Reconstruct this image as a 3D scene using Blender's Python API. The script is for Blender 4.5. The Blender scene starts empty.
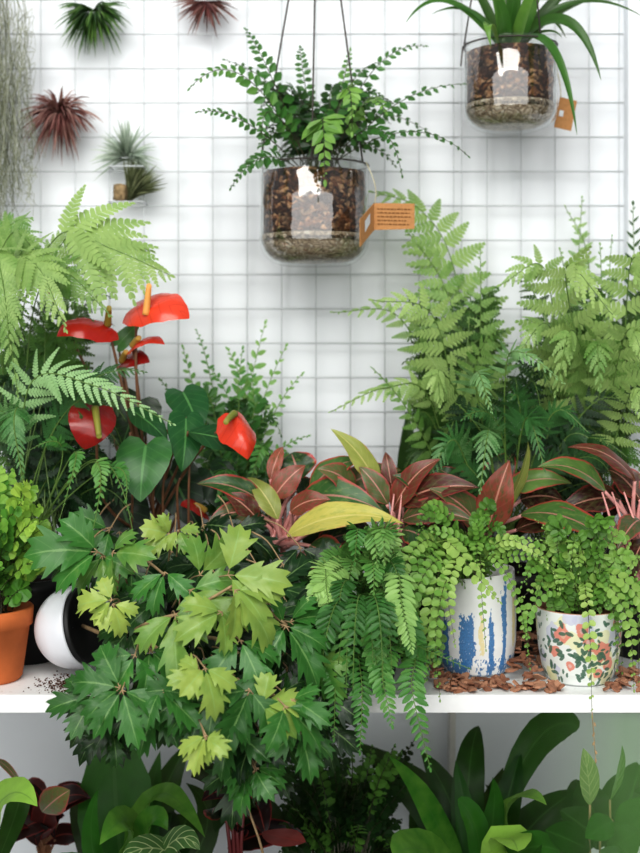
import bpy, bmesh, math, random
import numpy as np
from mathutils import Vector, Matrix, noise as mnoise
random.seed(7)
sc = bpy.context.scene
COL = sc.collection
FPX, CAMY, CAMZ, HZ = 1242.0, -1.8, 1.40, 340.0
V = Vector
UP = V((0, 0, 1)); CAMDIR = V((0, -1, 0))
SHELF_Z = CAMZ - .386
LOW_Z = .54
U = random.uniform

def P(px, py, Y):
    """a measured place: where the sight line through a photo pixel meets depth Y"""
    D = Y - CAMY
    return V(((px - 320) / FPX * D, Y, CAMZ - (py - HZ) / FPX * D))

def S(px, Y):
    return px * (Y - CAMY) / FPX

def lin(h):
    h = h.lstrip('#')
    c = [int(h[i:i + 2], 16) / 255 for i in (0, 2, 4)]
    return tuple((x / 12.92 if x <= .04045 else ((x + .055) / 1.055) ** 2.4) for x in c) + (1,)

# ------------------------------------------------------------------ materials
class NT:
    def __init__(s, name):
        s.m = bpy.data.materials.new(name); s.m.use_nodes = True
        s.t = s.m.node_tree; s.n = s.t.nodes; s.l = s.t.links
        s.p = s.n['Principled BSDF']; s.out = s.n['Material Output']
    def node(s, typ, **kw):
        n = s.n.new(typ)
        for k, v in kw.items(): setattr(n, k, v)
        return n
    def link(s, a, b): s.l.new(a, b)
    def val(s, sock, v):
        if hasattr(v, 'links') or isinstance(v, bpy.types.NodeSocket): s.l.new(v, sock)
        else: sock.default_value = v
    def math(s, op, a, b=0.0, c=None, clamp=False):
        n = s.node('ShaderNodeMath', operation=op, use_clamp=clamp)
        s.val(n.inputs[0], a); s.val(n.inputs[1], b)
        if c is not None: s.val(n.inputs[2], c)
        return n.outputs[0]
    def mix(s, f, a, b, mode='MIX'):
        n = s.node('ShaderNodeMix', data_type='RGBA', blend_type=mode)
        s.val(n.inputs[0], f); s.val(n.inputs[6], a); s.val(n.inputs[7], b)
        return n.outputs[2]
    def ramp(s, f, stops, interp='LINEAR'):
        n = s.node('ShaderNodeValToRGB'); cr = n.color_ramp; cr.interpolation = interp
        while len(cr.elements) < len(stops): cr.elements.new(.5)
        for e, (p, c) in zip(cr.elements, stops): e.position = p; e.color = c
        s.val(n.inputs[0], f); return n.outputs[0]
    def noise(s, scale, detail=3, vec=None, rough=.5):
        n = s.node('ShaderNodeTexNoise'); n.inputs['Scale'].default_value = scale
        n.inputs['Detail'].default_value = detail; n.inputs['Roughness'].default_value = rough
        if vec is not None: s.link(vec, n.inputs['Vector'])
        return n.outputs[0]
    def geo(s): return s.node('ShaderNodeNewGeometry').outputs['Position']
    def obj(s): return s.node('ShaderNodeTexCoord').outputs['Object']
    def attr(s, name, out=2): return s.node('ShaderNodeAttribute', attribute_name=name).outputs[out]
    def bump(s, h, strength=.3, dist=.002):
        n = s.node('ShaderNodeBump'); n.inputs['Strength'].default_value = strength; n.inputs['Distance'].default_value = dist
        s.link(h, n.inputs['Height']); s.link(n.outputs[0], s.p.inputs['Normal'])

def plain(name, col, rough=.5, var=.08, scale=40, metal=0, bump=0, spec=.5):
    t = NT(name); c = lin(col)
    n = t.noise(scale, 4, t.geo())
    dark = tuple(x * (1 - var * 2) for x in c[:3]) + (1,); lite = tuple(min(1, x * (1 + var)) for x in c[:3]) + (1,)
    t.link(t.ramp(n, [(.3, dark), (.7, lite)]), t.p.inputs['Base Color'])
    t.p.inputs['Roughness'].default_value = rough; t.p.inputs['Metallic'].default_value = metal
    t.p.inputs['Specular IOR Level'].default_value = spec
    if bump: t.bump(n, bump)
    return t.m

def soft(h, k=.16):
    c = lin(h); g = .3 * c[0] + .6 * c[1] + .1 * c[2]
    return tuple(x + (g - x) * k for x in c[:3]) + (1,)
def leafmat(name, dark, mid, light, rough=.42, trans=.28, vein=0.0, midrib=.0, rib=None, spec=.45, edge=None, edge_w=.7, patch=None, noise_amt=.14, veinfreq=7):
    """three-tone leaf: the 'tone' attribute runs dark > mid > light; UV.x across, UV.y along for ribs, veins and margins"""
    t = NT(name)
    tone = t.attr('tone')
    nz = t.noise(60, 3, t.geo())
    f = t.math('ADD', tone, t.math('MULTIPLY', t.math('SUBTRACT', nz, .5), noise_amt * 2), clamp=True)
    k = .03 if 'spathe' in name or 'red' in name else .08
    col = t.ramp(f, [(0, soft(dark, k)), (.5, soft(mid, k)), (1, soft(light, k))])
    sep = t.node('ShaderNodeSeparateXYZ'); t.link(t.node('ShaderNodeTexCoord').outputs['UV'], sep.inputs[0])
    u, v = sep.outputs[0], sep.outputs[1]
    ax = t.math('MULTIPLY', t.math('ABSOLUTE', t.math('SUBTRACT', u, .5)), 2.0)
    if patch:
        pc, lo, hi = patch
        pn = t.noise(9, 4, t.node('ShaderNodeTexCoord').outputs['UV'], .6)
        col = t.mix(t.math('MULTIPLY', t.math('SUBTRACT', pn, lo), 1 / (hi - lo), clamp=True), col, lin(pc))
    if edge:
        en = t.math('ADD', ax, t.math('MULTIPLY', t.math('SUBTRACT', t.noise(5, 4, t.node('ShaderNodeTexCoord').outputs['UV']), .5), .55))
        col = t.mix(t.math('MULTIPLY', t.math('SUBTRACT', en, edge_w), 5.0, clamp=True), col, lin(edge))
    if vein:
        w = t.math('FRACT', t.math('MULTIPLY', t.math('SUBTRACT', v, t.math('MULTIPLY', ax, .28)), veinfreq))
        g = t.math('LESS_THAN', w, .13)
        col = t.mix(t.math('MULTIPLY', g, vein), col, lin(rib or light))
    if midrib:
        g = t.math('LESS_THAN', ax, .055)
        col = t.mix(t.math('MULTIPLY', g, midrib), col, lin(rib or light))
    t.link(col, t.p.inputs['Base Color'])
    t.p.inputs['Roughness'].default_value = rough; t.p.inputs['Specular IOR Level'].default_value = spec
    tr = t.node('ShaderNodeBsdfTranslucent')
    t.link(t.mix(.22, col, soft('c8d860', .2), 'MIX') if not edge and 'spathe' not in name else col, tr.inputs[0])
    mx = t.node('ShaderNodeMixShader'); mx.inputs[0].default_value = trans
    t.link(t.p.outputs[0], mx.inputs[1]); t.link(tr.outputs[0], mx.inputs[2]); t.link(mx.outputs[0], t.out.inputs[0])
    return t.m

# ------------------------------------------------------------------ mesh builder
class MB:
    def __init__(s): s.v, s.f, s.tn, s.uv, s.mi, s.mats = [], [], [], [], [], []
    def slot(s, m):
        if m not in s.mats: s.mats.append(m)
        return s.mats.index(m)
    def add(s, pts, faces, mat, tone=.5, uvs=None):
        b = len(s.v); s.v.extend(pts)
        s.tn.extend(tone if isinstance(tone, list) else [tone] * len(pts))
        s.uv.extend(uvs or [(.5, .5)] * len(pts))
        k = s.slot(mat)
        for f in faces: s.f.append([i + b for i in f]); s.mi.append(k)
    def tube(s, pts, r0, r1, mat, tone=.5, n=5):
        m = len(pts); vs, fs = [], []
        ref = V((.3, -.5, .8))
        for i, p in enumerate(pts):
            t = (pts[min(i + 1, m - 1)] - pts[max(i - 1, 0)])
            t = t.normalized() if t.length > 1e-9 else V((0, 0, 1))
            a = t.cross(ref)
            if a.length < 1e-3: a = t.cross(V((1, 0, 0)))
            a.normalize(); b = t.cross(a); r = r0 + (r1 - r0) * i / (m - 1)
            for k in range(n):
                an = 2 * math.pi * k / n; vs.append(p + a * (math.cos(an) * r) + b * (math.sin(an) * r))
        for i in range(m - 1):
            for k in range(n):
                fs.append([i * n + k, i * n + (k + 1) % n, (i + 1) * n + (k + 1) % n, (i + 1) * n + k])
        fs.append(list(range(n))[::-1]); fs.append([(m - 1) * n + k for k in range(n)])
        s.add(vs, fs, mat, tone)
    def box(s, lo, hi, mat, tone=.5):
        x0, y0, z0 = lo; x1, y1, z1 = hi
        s.add([V(q) for q in ((x0, y0, z0), (x1, y0, z0), (x1, y1, z0), (x0, y1, z0), (x0, y0, z1), (x1, y0, z1), (x1, y1, z1), (x0, y1, z1))],
              [[3, 2, 1, 0], [4, 5, 6, 7], [0, 1, 5, 4], [1, 2, 6, 5], [2, 3, 7, 6], [3, 0, 4, 7]], mat, tone)
    def lathe(s, prof, mat, seg=64, c=V((0, 0, 0)), M=None, closed=False):
        vs, fs = [], []
        for r, z in prof:
            for k in range(seg):
                a = 2 * math.pi * k / seg; q = V((r * math.cos(a), r * math.sin(a), z))
                vs.append((M @ q if M else q) + c)
        n = len(prof)
        for i in range(n if closed else n - 1):
            j = (i + 1) % n
            for k in range(seg):
                fs.append([i * seg + k, i * seg + (k + 1) % seg, j * seg + (k + 1) % seg, j * seg + k])
        s.add(vs, fs, mat)
    def build(s, name, parent=None, smooth=True, bevel=0):
        me = bpy.data.meshes.new(name)
        off = parent_loc(parent)
        me.from_pydata([tuple(p - off) for p in s.v], [], s.f)
        for m in s.mats: me.materials.append(m)
        me.polygons.foreach_set('material_index', s.mi)
        me.polygons.foreach_set('use_smooth', [smooth] * len(me.polygons))
        a = me.attributes.new('tone', 'FLOAT', 'POINT'); a.data.foreach_set('value', s.tn)
        uvl = me.uv_layers.new(name='UVMap')
        idx = np.empty(len(me.loops), dtype=np.int32); me.loops.foreach_get('vertex_index', idx)
        uvl.data.foreach_set('uv', np.array(s.uv, dtype=np.float32)[idx].ravel())
        me.update()
        o = bpy.data.objects.new(name, me); COL.objects.link(o)
        if parent is not None: o.parent = parent
        if bevel:
            b = o.modifiers.new('bevel', 'BEVEL'); b.width = bevel; b.segments = 2; b.limit_method = 'ANGLE'
        return o

LOCS = {}
def parent_loc(p):
    l = V((0, 0, 0))
    while p is not None: l = l + LOCS.get(p.name, V((0, 0, 0))); p = p.parent
    return l
def thing(name, label, cat, loc, group=None):
    o = bpy.data.objects.new(name, None); COL.objects.link(o); o.empty_display_size = .02
    o.location = loc; LOCS[o.name] = V(loc); tag(o, label, cat, group); return o
def tag(o, label, cat, group=None, kind=None):
    o['label'] = label; o['category'] = cat
    if group: o['group'] = group
    if kind: o['kind'] = kind
    return o

# ------------------------------------------------------------------ plant parts
def bez(a, b, c, t): return a * ((1 - t) ** 2) + b * (2 * t * (1 - t)) + c * (t * t)
def path3(a, via, c, n):
    k = via * 2 - (a + c) * .5
    return [bez(a, k, c, i / n) for i in range(n + 1)]
def cm(pts, n):
    """smooth path through points"""
    out = []
    q = [pts[0] * 2 - pts[1]] + list(pts) + [pts[-1] * 2 - pts[-2]]
    seg = len(pts) - 1
    for i in range(n + 1):
        x = i / n * seg; k = min(int(x), seg - 1); t = x - k
        p0, p1, p2, p3 = q[k], q[k + 1], q[k + 2], q[k + 3]
        out.append(.5 * ((2 * p1) + (p2 - p0) * t + (2 * p0 - 5 * p1 + 4 * p2 - p3) * t * t + (3 * p1 - p0 - 3 * p2 + p3) * t ** 3))
    return out
def frames(pts, N):
    T, Sd, Nn = [], [], []
    m = len(pts)
    for i in range(m):
        t = pts[min(i + 1, m - 1)] - pts[max(i - 1, 0)]
        t = t.normalized() if t.length > 1e-9 else V((0, 0, 1))
        s = t.cross(N)
        if s.length < .05: s = t.cross(V((.3, -.4, .6)))
        s.normalize(); T.append(t); Sd.append(s); Nn.append(s.cross(t))
    return T, Sd, Nn

LEAFLETS = {
    'oval': [(.30, .14), (.5, .45), (.34, .82)],
    'round': [(.42, .10), (.56, .50), (.38, .88)],
    'lance': [(.26, .10), (.26, .45), (.14, .80)],
    'holly': [(.16, .10), (.50, .42), (.30, .80)],
    'fan': [(.30, .30), (.62, .70), (.40, .98)],
}
def leaflet(mb, base, d, n, L, wid, mat, tone, shape='oval', fold=.18, skew=0, cup=.12):
    e = d.cross(n); o = LEAFLETS[shape]
    def q(w, v): return base + d * (v * L) + e * (w * wid * L + skew * v * (1 - v) * L) + n * (abs(w) * fold * L * wid - cup * L * v * v)
    vs = [q(0, 0)] + [q(w, v) for w, v in o] + [q(0, 1)] + [q(-w, v) for w, v in reversed(o)]
    uv = [(.5, 0)] + [(1, v) for w, v in o] + [(.5, 1)] + [(0, v) for w, v in reversed(o)]
    mb.add(vs, [[0, 1, 2, 3, 4], [0, 4, 5, 6, 7]], mat, tone, uv)

def pinna(mb, base, d, n, L, wid, m, mat, tone, droop, lobe=.0, bend=0):
    """side branch of a twice-cut frond, with its own row of small lobes"""
    e = d.cross(n).normalized()
    def ax(u): return base + d * (L * u) - UP * (droop * L * u * u) + e * (bend * L * u * u)
    pts = [ax(k / m) for k in range(m + 1)]
    for k in range(m):
        u = (k + .5) / m
        pr = (1 - u) ** .75 * min(1, .55 + u * 4)
        l = L * wid * pr + .0008
        a0, a1 = ax(max(0, (k + .05) / m)), ax((k + 1.0) / m)
        mid = (a0 + a1) * .5; hw = (a1 - a0) * .50
        for sd in (1, -1):
            dd = (e * sd * .9 + d * .42).normalized()
            tip = mid + dd * l - UP * (l * .12)
            tn = tone + U(-.05, .05) + .10 * pr - .05
            sh = dd * (l * .68) - n * (.05 * l)
            mb.add([mid - hw, mid + hw, mid + hw * .95 + sh, tip, mid - hw * .85 + sh],
                   [[0, 1, 2, 3, 4]] if sd > 0 else [[4, 3, 2, 1, 0]], mat, tn)

def frond(root, a, via, c, W, kind='pinnate', n=16, mat=None, stem=None, tone=.5, N=None, bare=.2, shape='oval', lw=.5, ang=60,
          droop=.15, prof='lance', name='frond', stem_r=.0011, sub=9, pw=.2, extra=None, wob=.12, taper_to=.0):
    """a..c: places of base, middle and tip; W: half width in metres"""
    pts = path3(a, via, c, 40) if extra is None else cm([a, via] + extra + [c], 40)
    if N is None: N = (CAMDIR * .75 + UP * .55 + V((U(-.25, .25), 0, U(-.2, .2)))).normalized()
    T, Sd, Nn = frames(pts, N)
    mb = MB()
    mb.tube(pts, stem_r, stem_r * .45, stem, .4, 5)
    A = math.radians(ang)
    for i in range(n):
        v = (i + .5) / n
        x = bare + (1 - bare) * v
        k = min(int(x * 40), 39); fr = x * 40 - k
        p = pts[k].lerp(pts[k + 1], fr)
        if prof == 'lance': w = math.sin(math.pi * (v * .86 + .12)) ** .7
        elif prof == 'taper': w = (1 - v) ** .6 * min(1, .7 + v * 2) + .06
        elif prof == 'tri': w = (1 - v) ** .9 * min(1, .72 + v * 2.2) + .03
        else: w = min(1, .75 + v * 1.6) * min(1, (1 - v) * 2.6 + .14)
        w = max(w, .08)
        for sd in (1, -1):
            aj = A * (1 - .35 * v) + U(-wob, wob)
            off = T[k] * ((sd * .22) / n * (pts[-1] - pts[0]).length * .5)
            d = (Sd[k] * sd * math.sin(aj) + T[k] * math.cos(aj) + Nn[k] * U(-wob, wob) * .8 - UP * droop).normalized()
            nn = Nn[k]; nn = (nn - d * nn.dot(d)).normalized()
            L = W * w * U(.88, 1.08)
            tn = tone + U(-.07, .07)
            if kind == 'pinnate':
                leaflet(mb, p + off, d, nn, L, lw * U(.9, 1.1), mat, tn, shape, skew=.12 * sd, cup=U(.02, .22))
            else:
                m = max(4, int(sub * (.35 + .65 * w)))
                pinna(mb, p + off, d, nn, L, pw, m, mat, tn, U(.0, .22) + droop * .3, bend=-.10 * sd)
    # tip
    d = T[-1]
    leaflet(mb, pts[-1] - d * .001, d, Nn[-1], (W * .22 + .002) if kind == 'pinnate' else W * .07 + .0015, .5, mat, tone, 'oval')
    return mb.build(name, root, smooth=False)

OUT = {
    'ivy': [(0, 0, 0), (.30, .13, .06), (.74, .38, .17), (.80, .44, .20), (.48, .41, .28), (.92, .66, .40), (.98, .74, .44), (.54, .64, .54), (.58, .84, .64), (.54, .90, .68), (.28, .83, .78), (0, 1.0, 1.0)],
    'ivy_young': [(0, 0, 0), (.45, .16, .08), (.95, .42, .20), (.72, .45, .30), (1.0, .70, .45), (.66, .70, .55), (.55, .92, .66), (.30, .86, .78), (0, 1.0, 1.0)],
    'heart': [(0, 0, 0), (.28, -.13, .01), (.62, -.15, .03), (.90, -.02, .08), (1.0, .18, .2), (.93, .38, .38), (.70, .62, .6), (.38, .84, .82), (.12, .96, .95), (0, 1.0, 1.0)],
    'spathe': [(0, 0, 0), (.30, -.12, .01), (.68, -.14, .04), (.95, .02, .10), (1.0, .25, .25), (.92, .45, .42), (.72, .66, .62), (.42, .85, .82), (.14, .96, .95), (0, 1.0, 1.0)],
    'lance': [(0, 0, 0), (.30, .06, .06), (.62, .16, .16), (.90, .30, .30), (1.0, .45, .45), (.93, .60, .60), (.72, .75, .75), (.42, .88, .88), (.16, .96, .96), (0, 1.0, 1.0)],
    'agl': [(0, 0, 0), (.34, .07, .07), (.72, .17, .17), (.95, .29, .29), (1.0, .40, .40), (.90, .55, .55), (.66, .71, .71), (.36, .85, .85), (.13, .95, .95), (0, 1.0, 1.0)],
    'nest': [(.10, 0, 0), (.22, .10, .10), (.42, .22, .22), (.66, .36, .36), (.88, .50, .50), (1.0, .66, .66), (.95, .80, .80), (.70, .91, .91), (.32, .98, .98), (0, 1.0, 1.0)],
}
def leaf(root, a, via, c, W, outline, mat, tone=.5, N=None, fold=.25, cup=-.15, wave=0.0, name='leaf', mb=None, twist=0, tipcurl=0, skew=0):
    """broad leaf along a curved midrib; W: half width in metres"""
    own = mb is None
    if own: mb = MB()
    n = 24; pts = path3(a, via, c, n)
    if N is None: N = (CAMDIR * .8 + UP * .5 + V((U(-.3, .3), 0, U(-.2, .2)))).normalized()
    T, Sd, Nn = frames(pts, N)
    L = (c - a).length
    ph = U(0, 6)
    def at(w, v):
        x = v * n; k = max(0, min(int(x), n - 1)); fr = x - k
        p = pts[k] + (pts[k + 1] - pts[k]) * fr
        k2 = min(k + 1, n); fq = max(0, min(fr, 1))
        s = (Sd[k] * (1 - fq) + Sd[k2] * fq); nn = (Nn[k] * (1 - fq) + Nn[k2] * fq)
        tw = twist * v
        s, nn = s * math.cos(tw) + nn * math.sin(tw), nn * math.cos(tw) - s * math.sin(tw)
        aw = abs(w)
        return p + s * (w * W * math.cos(fold) + skew * W * math.sin(math.pi * v)) + nn * (aw * W * math.sin(fold) + cup * W * aw * aw + wave * W * aw * math.sin(v * 15 + ph + (1.3 if w > 0 else 0)) - tipcurl * L * max(0, v - .55) ** 2)
    o = OUT[outline]; F = [-1, -.66, -.33, 0, .33, .66, 1]
    # refine rows for long smooth outlines
    rows = []
    for i in range(len(o) - 1):
        for j in range(2): rows.append(tuple(o[i][q] + (o[i + 1][q] - o[i][q]) * j / 2 for q in range(3)))
    rows.append(o[-1])
    vs, uv, tn = [], [], []
    for (w, v, vm) in rows:
        for f in F:
            af = abs(f)
            vv = vm + (v - vm) * af ** 1.3
            vs.append(at(w * f, vv)); uv.append((.5 + f * .5, vv)); tn.append(tone)
    fs = []
    m = len(F)
    for i in range(len(rows) - 1):
        for k in range(m - 1):
            fs.append([i * m + k, i * m + k + 1, (i + 1) * m + k + 1, (i + 1) * m + k])
    mb.add(vs, fs, mat, tn, uv)
    if own: return mb.build(name, root)
    return mb

def stalk(root, pts, r0, r1, mat, name='stalk', n=16, tone=.5):
    mb = MB(); mb.tube(cm(pts, n), r0, r1, mat, tone, 8); return mb.build(name, root)

def spike(mb, a, via, c, w, mat, tone=.5, n=8, N=None):
    """narrow channelled blade"""
    pts = path3(a, via, c, n); N = N or (CAMDIR + UP * .6 + V((U(-.4, .4), 0, U(-.3, .3)))).normalized()
    T, Sd, Nn = frames(pts, N)
    vs, fs, uv = [], [], []
    for i in range(n + 1):
        x = i / n; ww = w * (min(1, .65 + x * 2) * (1 - x ** 2.2) + .02)
        vs += [pts[i] - Sd[i] * ww + Nn[i] * ww * .45, pts[i], pts[i] + Sd[i] * ww + Nn[i] * ww * .45]
        uv += [(0, x), (.5, x), (1, x)]
    for i in range(n):
        for k in (0, 1): fs.append([i * 3 + k, i * 3 + k + 1, i * 3 + k + 4, i * 3 + k + 3])
    mb.add(vs, fs, mat, tone, uv)

# ------------------------------------------------------------------ the materials
M = {}
def build_wall():
    t = NT('painted wall'); pos = t.geo()
    n1 = t.noise(3, 3, pos); n2 = t.noise(160, 4, pos)
    c = t.mix(t.math('MULTIPLY', n1, .5), lin('eceff3'), lin('e4e8ec'))
    t.link(c, t.p.inputs['Base Color']); t.p.inputs['Roughness'].default_value = .6
    t.bump(n2, .06, .001); return t.m
M['wall'] = build_wall()
M['floor'] = plain('stone floor', '6d6a66', .8, .15, 6, bump=.2)
M['wire'] = plain('white coated wire', 'cfd3d6', .35, .03)
def build_shelf():
    t = NT('white painted shelf'); pos = t.geo()
    n = t.noise(14, 5, pos, .65); d = t.noise(70, 5, pos, .7)
    c = t.mix(t.math('MULTIPLY', t.math('SUBTRACT', n, .5), 1.2, clamp=True), lin('eef0f0'), lin('d6d4cf'))
    c = t.mix(t.math('MULTIPLY', t.math('SUBTRACT', d, .60), 5, clamp=True), c, lin('a79c90'))
    t.link(c, t.p.inputs['Base Color']); t.p.inputs['Roughness'].default_value = .5; t.bump(d, .08); return t.m
M['shelf'] = build_shelf()
M['shelf_edge'] = plain('white shelf edge', 'f2f3f3', .5, .03)
M['post'] = plain('white post', 'd9d6cf', .6, .06)

G = dict
M['fern_light'] = leafmat('lady fern green', '1a3d14', '5c9138', 'aecb78', .5, .32)
M['fern_cool'] = leafmat('cool fern green', '123818', '45823f', 'a3cc8c', .45, .28)
M['fern_dark'] = leafmat('holly fern green', '0f2e12', '3c7a2c', '97c455', .36, .24)
M['boston'] = leafmat('boston fern green', '1c4a1d', '4c8f39', 'a8cf74', .42, .3)
M['button'] = leafmat('button fern green', '24501a', '6ca238', 'aecb68', .45, .3)
M['maiden'] = leafmat('small leaf green', '1d5018', '5c9f2e', 'b5d84f', .42, .34)
M['ivy'] = leafmat('grape ivy green', '0c2f12', '3f8230', 'b9c95a', .30, .22, vein=.10, midrib=.38, rib='9cc27a', veinfreq=6, spec=.38)
M['anth_leaf'] = leafmat('anthurium leaf green', '08240f', '1f5a2a', '5c9a44', .30, .12, vein=.12, midrib=.5, rib='6fa862', veinfreq=6, spec=.4)
M['spathe'] = leafmat('scarlet spathe', '6a0d12', 'cf2c1c', 'f45a34', .22, .15, vein=.25, rib='b02015', veinfreq=5, spec=.6, noise_amt=.10)
M['spadix'] = leafmat('spadix yellow', '7f8a2a', 'c9a23a', 'f3a94c', .5, .1, noise_amt=.2)
M['agl_green'] = leafmat('red edged green leaf', '16301a', '39632f', '7fa04e', .32, .15, midrib=.7, rib='c98a80', edge='b5433f', edge_w=.78, patch=('7d9a4e', .55, .8), spec=.45, vein=.07)
M['agl_red'] = leafmat('bronze red leaf', '2c1412', '743229', 'b96650', .34, .18, midrib=.8, rib='d79a86', edge='9d3a35', edge_w=.85, patch=('5a5a34', .45, .7), spec=.45, vein=.08)
M['agl_lime'] = leafmat('pink edged lime leaf', '6d8038', 'b6ba58', 'd8c957', .36, .2, midrib=.6, rib='e2d890', edge='cf8a63', edge_w=.92, patch=('93a446', .5, .8), spec=.45, vein=.1)
M['agl_olive'] = leafmat('olive mottled leaf', '2a3f22', '5f6d3a', '8f8a4a', .36, .16, midrib=.8, rib='cf8f85', edge='a8504a', edge_w=.75, patch=('8d4a3e', .5, .75), spec=.45, vein=.08)
M['calathea'] = leafmat('striped calathea leaf', '2f5a2a', '6f9a4c', 'a8bf78', .4, .3, vein=.8, midrib=.5, rib='c3cf9a', edge='c79a86', edge_w=1.02, veinfreq=6)
M['nest'] = leafmat('birds nest fern green', '092a05', '2d7416', '9aca48', .32, .30, midrib=.4, rib='4c7a3a', spec=.18)
M['dark_red'] = leafmat('dark maroon leaf', '140a0a', '3a1614', '8a3a34', .35, .1, midrib=.6, rib='9a4038', edge='8f2f2e', edge_w=.85, spec=.3)
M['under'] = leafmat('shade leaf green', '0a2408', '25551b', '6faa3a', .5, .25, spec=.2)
M['crimson'] = plain('crimson stem', '6a2628', .45, .1)
M['pink_stem'] = plain('pink stem', 'dfa09a', .45, .12, 90)
M['brown_stem'] = plain('brown stem', '80593f', .5, .15, 120)
M['tan_stem'] = plain('tan vine stem', 'a98f6c', .55, .15, 120)
M['green_stem'] = plain('green stem', '64823e', .5, .12, 90)
M['dark_stem'] = plain('dark rachis', '3a3a22', .5, .12, 90)
M['cord'] = plain('dark cord', '4a4440', .7, .1, 300)
M['string'] = plain('pale string', 'cfc6a8', .8, .1, 300)
M['crumb'] = plain('brown soil crumbs', '54382a', .95, .3, 400, spec=.1)
M['soil'] = plain('potting soil', '2a1d15', .95, .3, 220, bump=.8, spec=.1)
M['black'] = plain('black nursery plastic', '1a1a1b', .5, .1)
M['terracotta'] = plain('terracotta', 'c8713f', .75, .08, 30, bump=.08, spec=.25)
M['white_glaze'] = plain('white glaze', 'e6e8ee', .28, .02, 10)
M['kraft'] = plain('kraft card', 'b98a5c', .85, .06, 260, spec=.2)
M['ink'] = plain('brown ink', '75512f', .85, .05, spec=.1)
M['tag_white'] = plain('pale printed patch', 'd8dde2', .7, .04)
M['cork'] = plain('cork', '9b8667', .9, .25, 160, bump=.6, spec=.1)
M['air_green'] = leafmat('air plant green', '14300f', '3a6a25', '7fa548', .5, .15)
M['air_red'] = leafmat('air plant bronze', '38161a', '7d4442', 'b08a80', .55, .12)
M['air_grey'] = leafmat('air plant silver', '6d7d6a', 'a3b5a4', 'd3ddd0', .6, .2)
M['air_olive'] = leafmat('air plant olive', '3c4630', '707a52', 'a8ad84', .6, .15)
M['moss'] = leafmat('spanish moss', '565c44', '8b9076', 'bfc3ae', .8, .2)
M['strap'] = leafmat('spider plant green', '12330f', '3b7524', '86b347', .35, .28, midrib=.3, rib='5b9440')

def build_bark(name, cols, scale, bump, gap='24130c', shade=.75):
    t = NT(name); pos = t.geo()
    vo = t.node('ShaderNodeTexVoronoi'); vo.inputs['Scale'].default_value = scale
    mp = t.node('ShaderNodeMapping'); mp.inputs['Scale'].default_value = (1, 1, 1.5)
    wn = t.node('ShaderNodeTexNoise'); wn.inputs['Scale'].default_value = 60
    t.link(pos, wn.inputs[0]); add = t.node('ShaderNodeVectorMath', operation='MULTIPLY_ADD')
    t.link(wn.outputs['Color'], add.inputs[0]); add.inputs[1].default_value = (.020,) * 3; t.link(pos, add.inputs[2])
    t.link(add.outputs[0], mp.inputs[0]); t.link(mp.outputs[0], vo.inputs['Vector'])
    sep = t.node('ShaderNodeSeparateColor'); t.link(vo.outputs['Color'], sep.inputs[0])
    c = t.ramp(sep.outputs[0], [(i / len(cols), lin(x)) for i, x in enumerate(cols)], 'CONSTANT')
    dk = t.math('MULTIPLY', vo.outputs['Distance'], scale * .016, clamp=True)
    c = t.mix(t.math('MULTIPLY', t.ramp(vo.outputs['Distance'], [(.45, (0, 0, 0, 1)), (1.0, (1, 1, 1, 1))]), .8), c, lin(gap))
    big = t.ramp(t.noise(34, 5, pos, .7), [(.40, (1, 1, 1, 1)), (.56, (0, 0, 0, 1))])
    c = t.mix(t.math('MULTIPLY', big, shade), c, lin(gap))
    c = t.mix(t.math('MULTIPLY', t.noise(420, 4, pos, .7), .45), c, lin(gap))
    t.link(c, t.p.inputs['Base Color']); t.p.inputs['Roughness'].default_value = .85
    t.bump(t.math('SUBTRACT', sep.outputs[1], vo.outputs['Distance']), bump, .004); return t.m
M['bark_mix'] = build_bark('bark mix', ['3a2116', '9a6642', '5a3522', 'c48f63', '44281a', '8a5636', 'dcae84', '6a4029'], 150, .9)
M['gravel'] = build_bark('fine gravel', ['c9b79f', 'ead9c2', '9a8872', 'f3e8d6', 'b5a28a', 'd9c6ac', '8a7a66', 'c4b199'], 260, .6, '7d6a54', .15)

def build_glass():
    t = NT('clear glass')
    fr = t.node('ShaderNodeFresnel'); fr.inputs[0].default_value = 1.5
    gl = t.node('ShaderNodeBsdfGlossy'); gl.inputs['Roughness'].default_value = .05
    tr = t.node('ShaderNodeBsdfTransparent'); tr.inputs[0].default_value = (.98, .99, .985, 1)
    mx = t.node('ShaderNodeMixShader')
    nz = t.noise(26, 2, t.geo()); b = t.node('ShaderNodeBump'); b.inputs['Strength'].default_value = .35; b.inputs['Distance'].default_value = .004
    t.link(nz, b.inputs['Height']); t.link(b.outputs[0], gl.inputs['Normal']); 
    front = t.math('SUBTRACT', 1.0, t.node('ShaderNodeNewGeometry').outputs['Backfacing'])
    t.link(t.math('MULTIPLY', t.math('ADD', t.math('MULTIPLY', fr.outputs[0], 1.0), .13, clamp=True), front), mx.inputs[0])
    t.link(tr.outputs[0], mx.inputs[1]); t.link(gl.outputs[0], mx.inputs[2]); t.link(mx.outputs[0], t.out.inputs[0])
    t.n.remove(t.p); return t.m
M['glass'] = build_glass()

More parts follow.
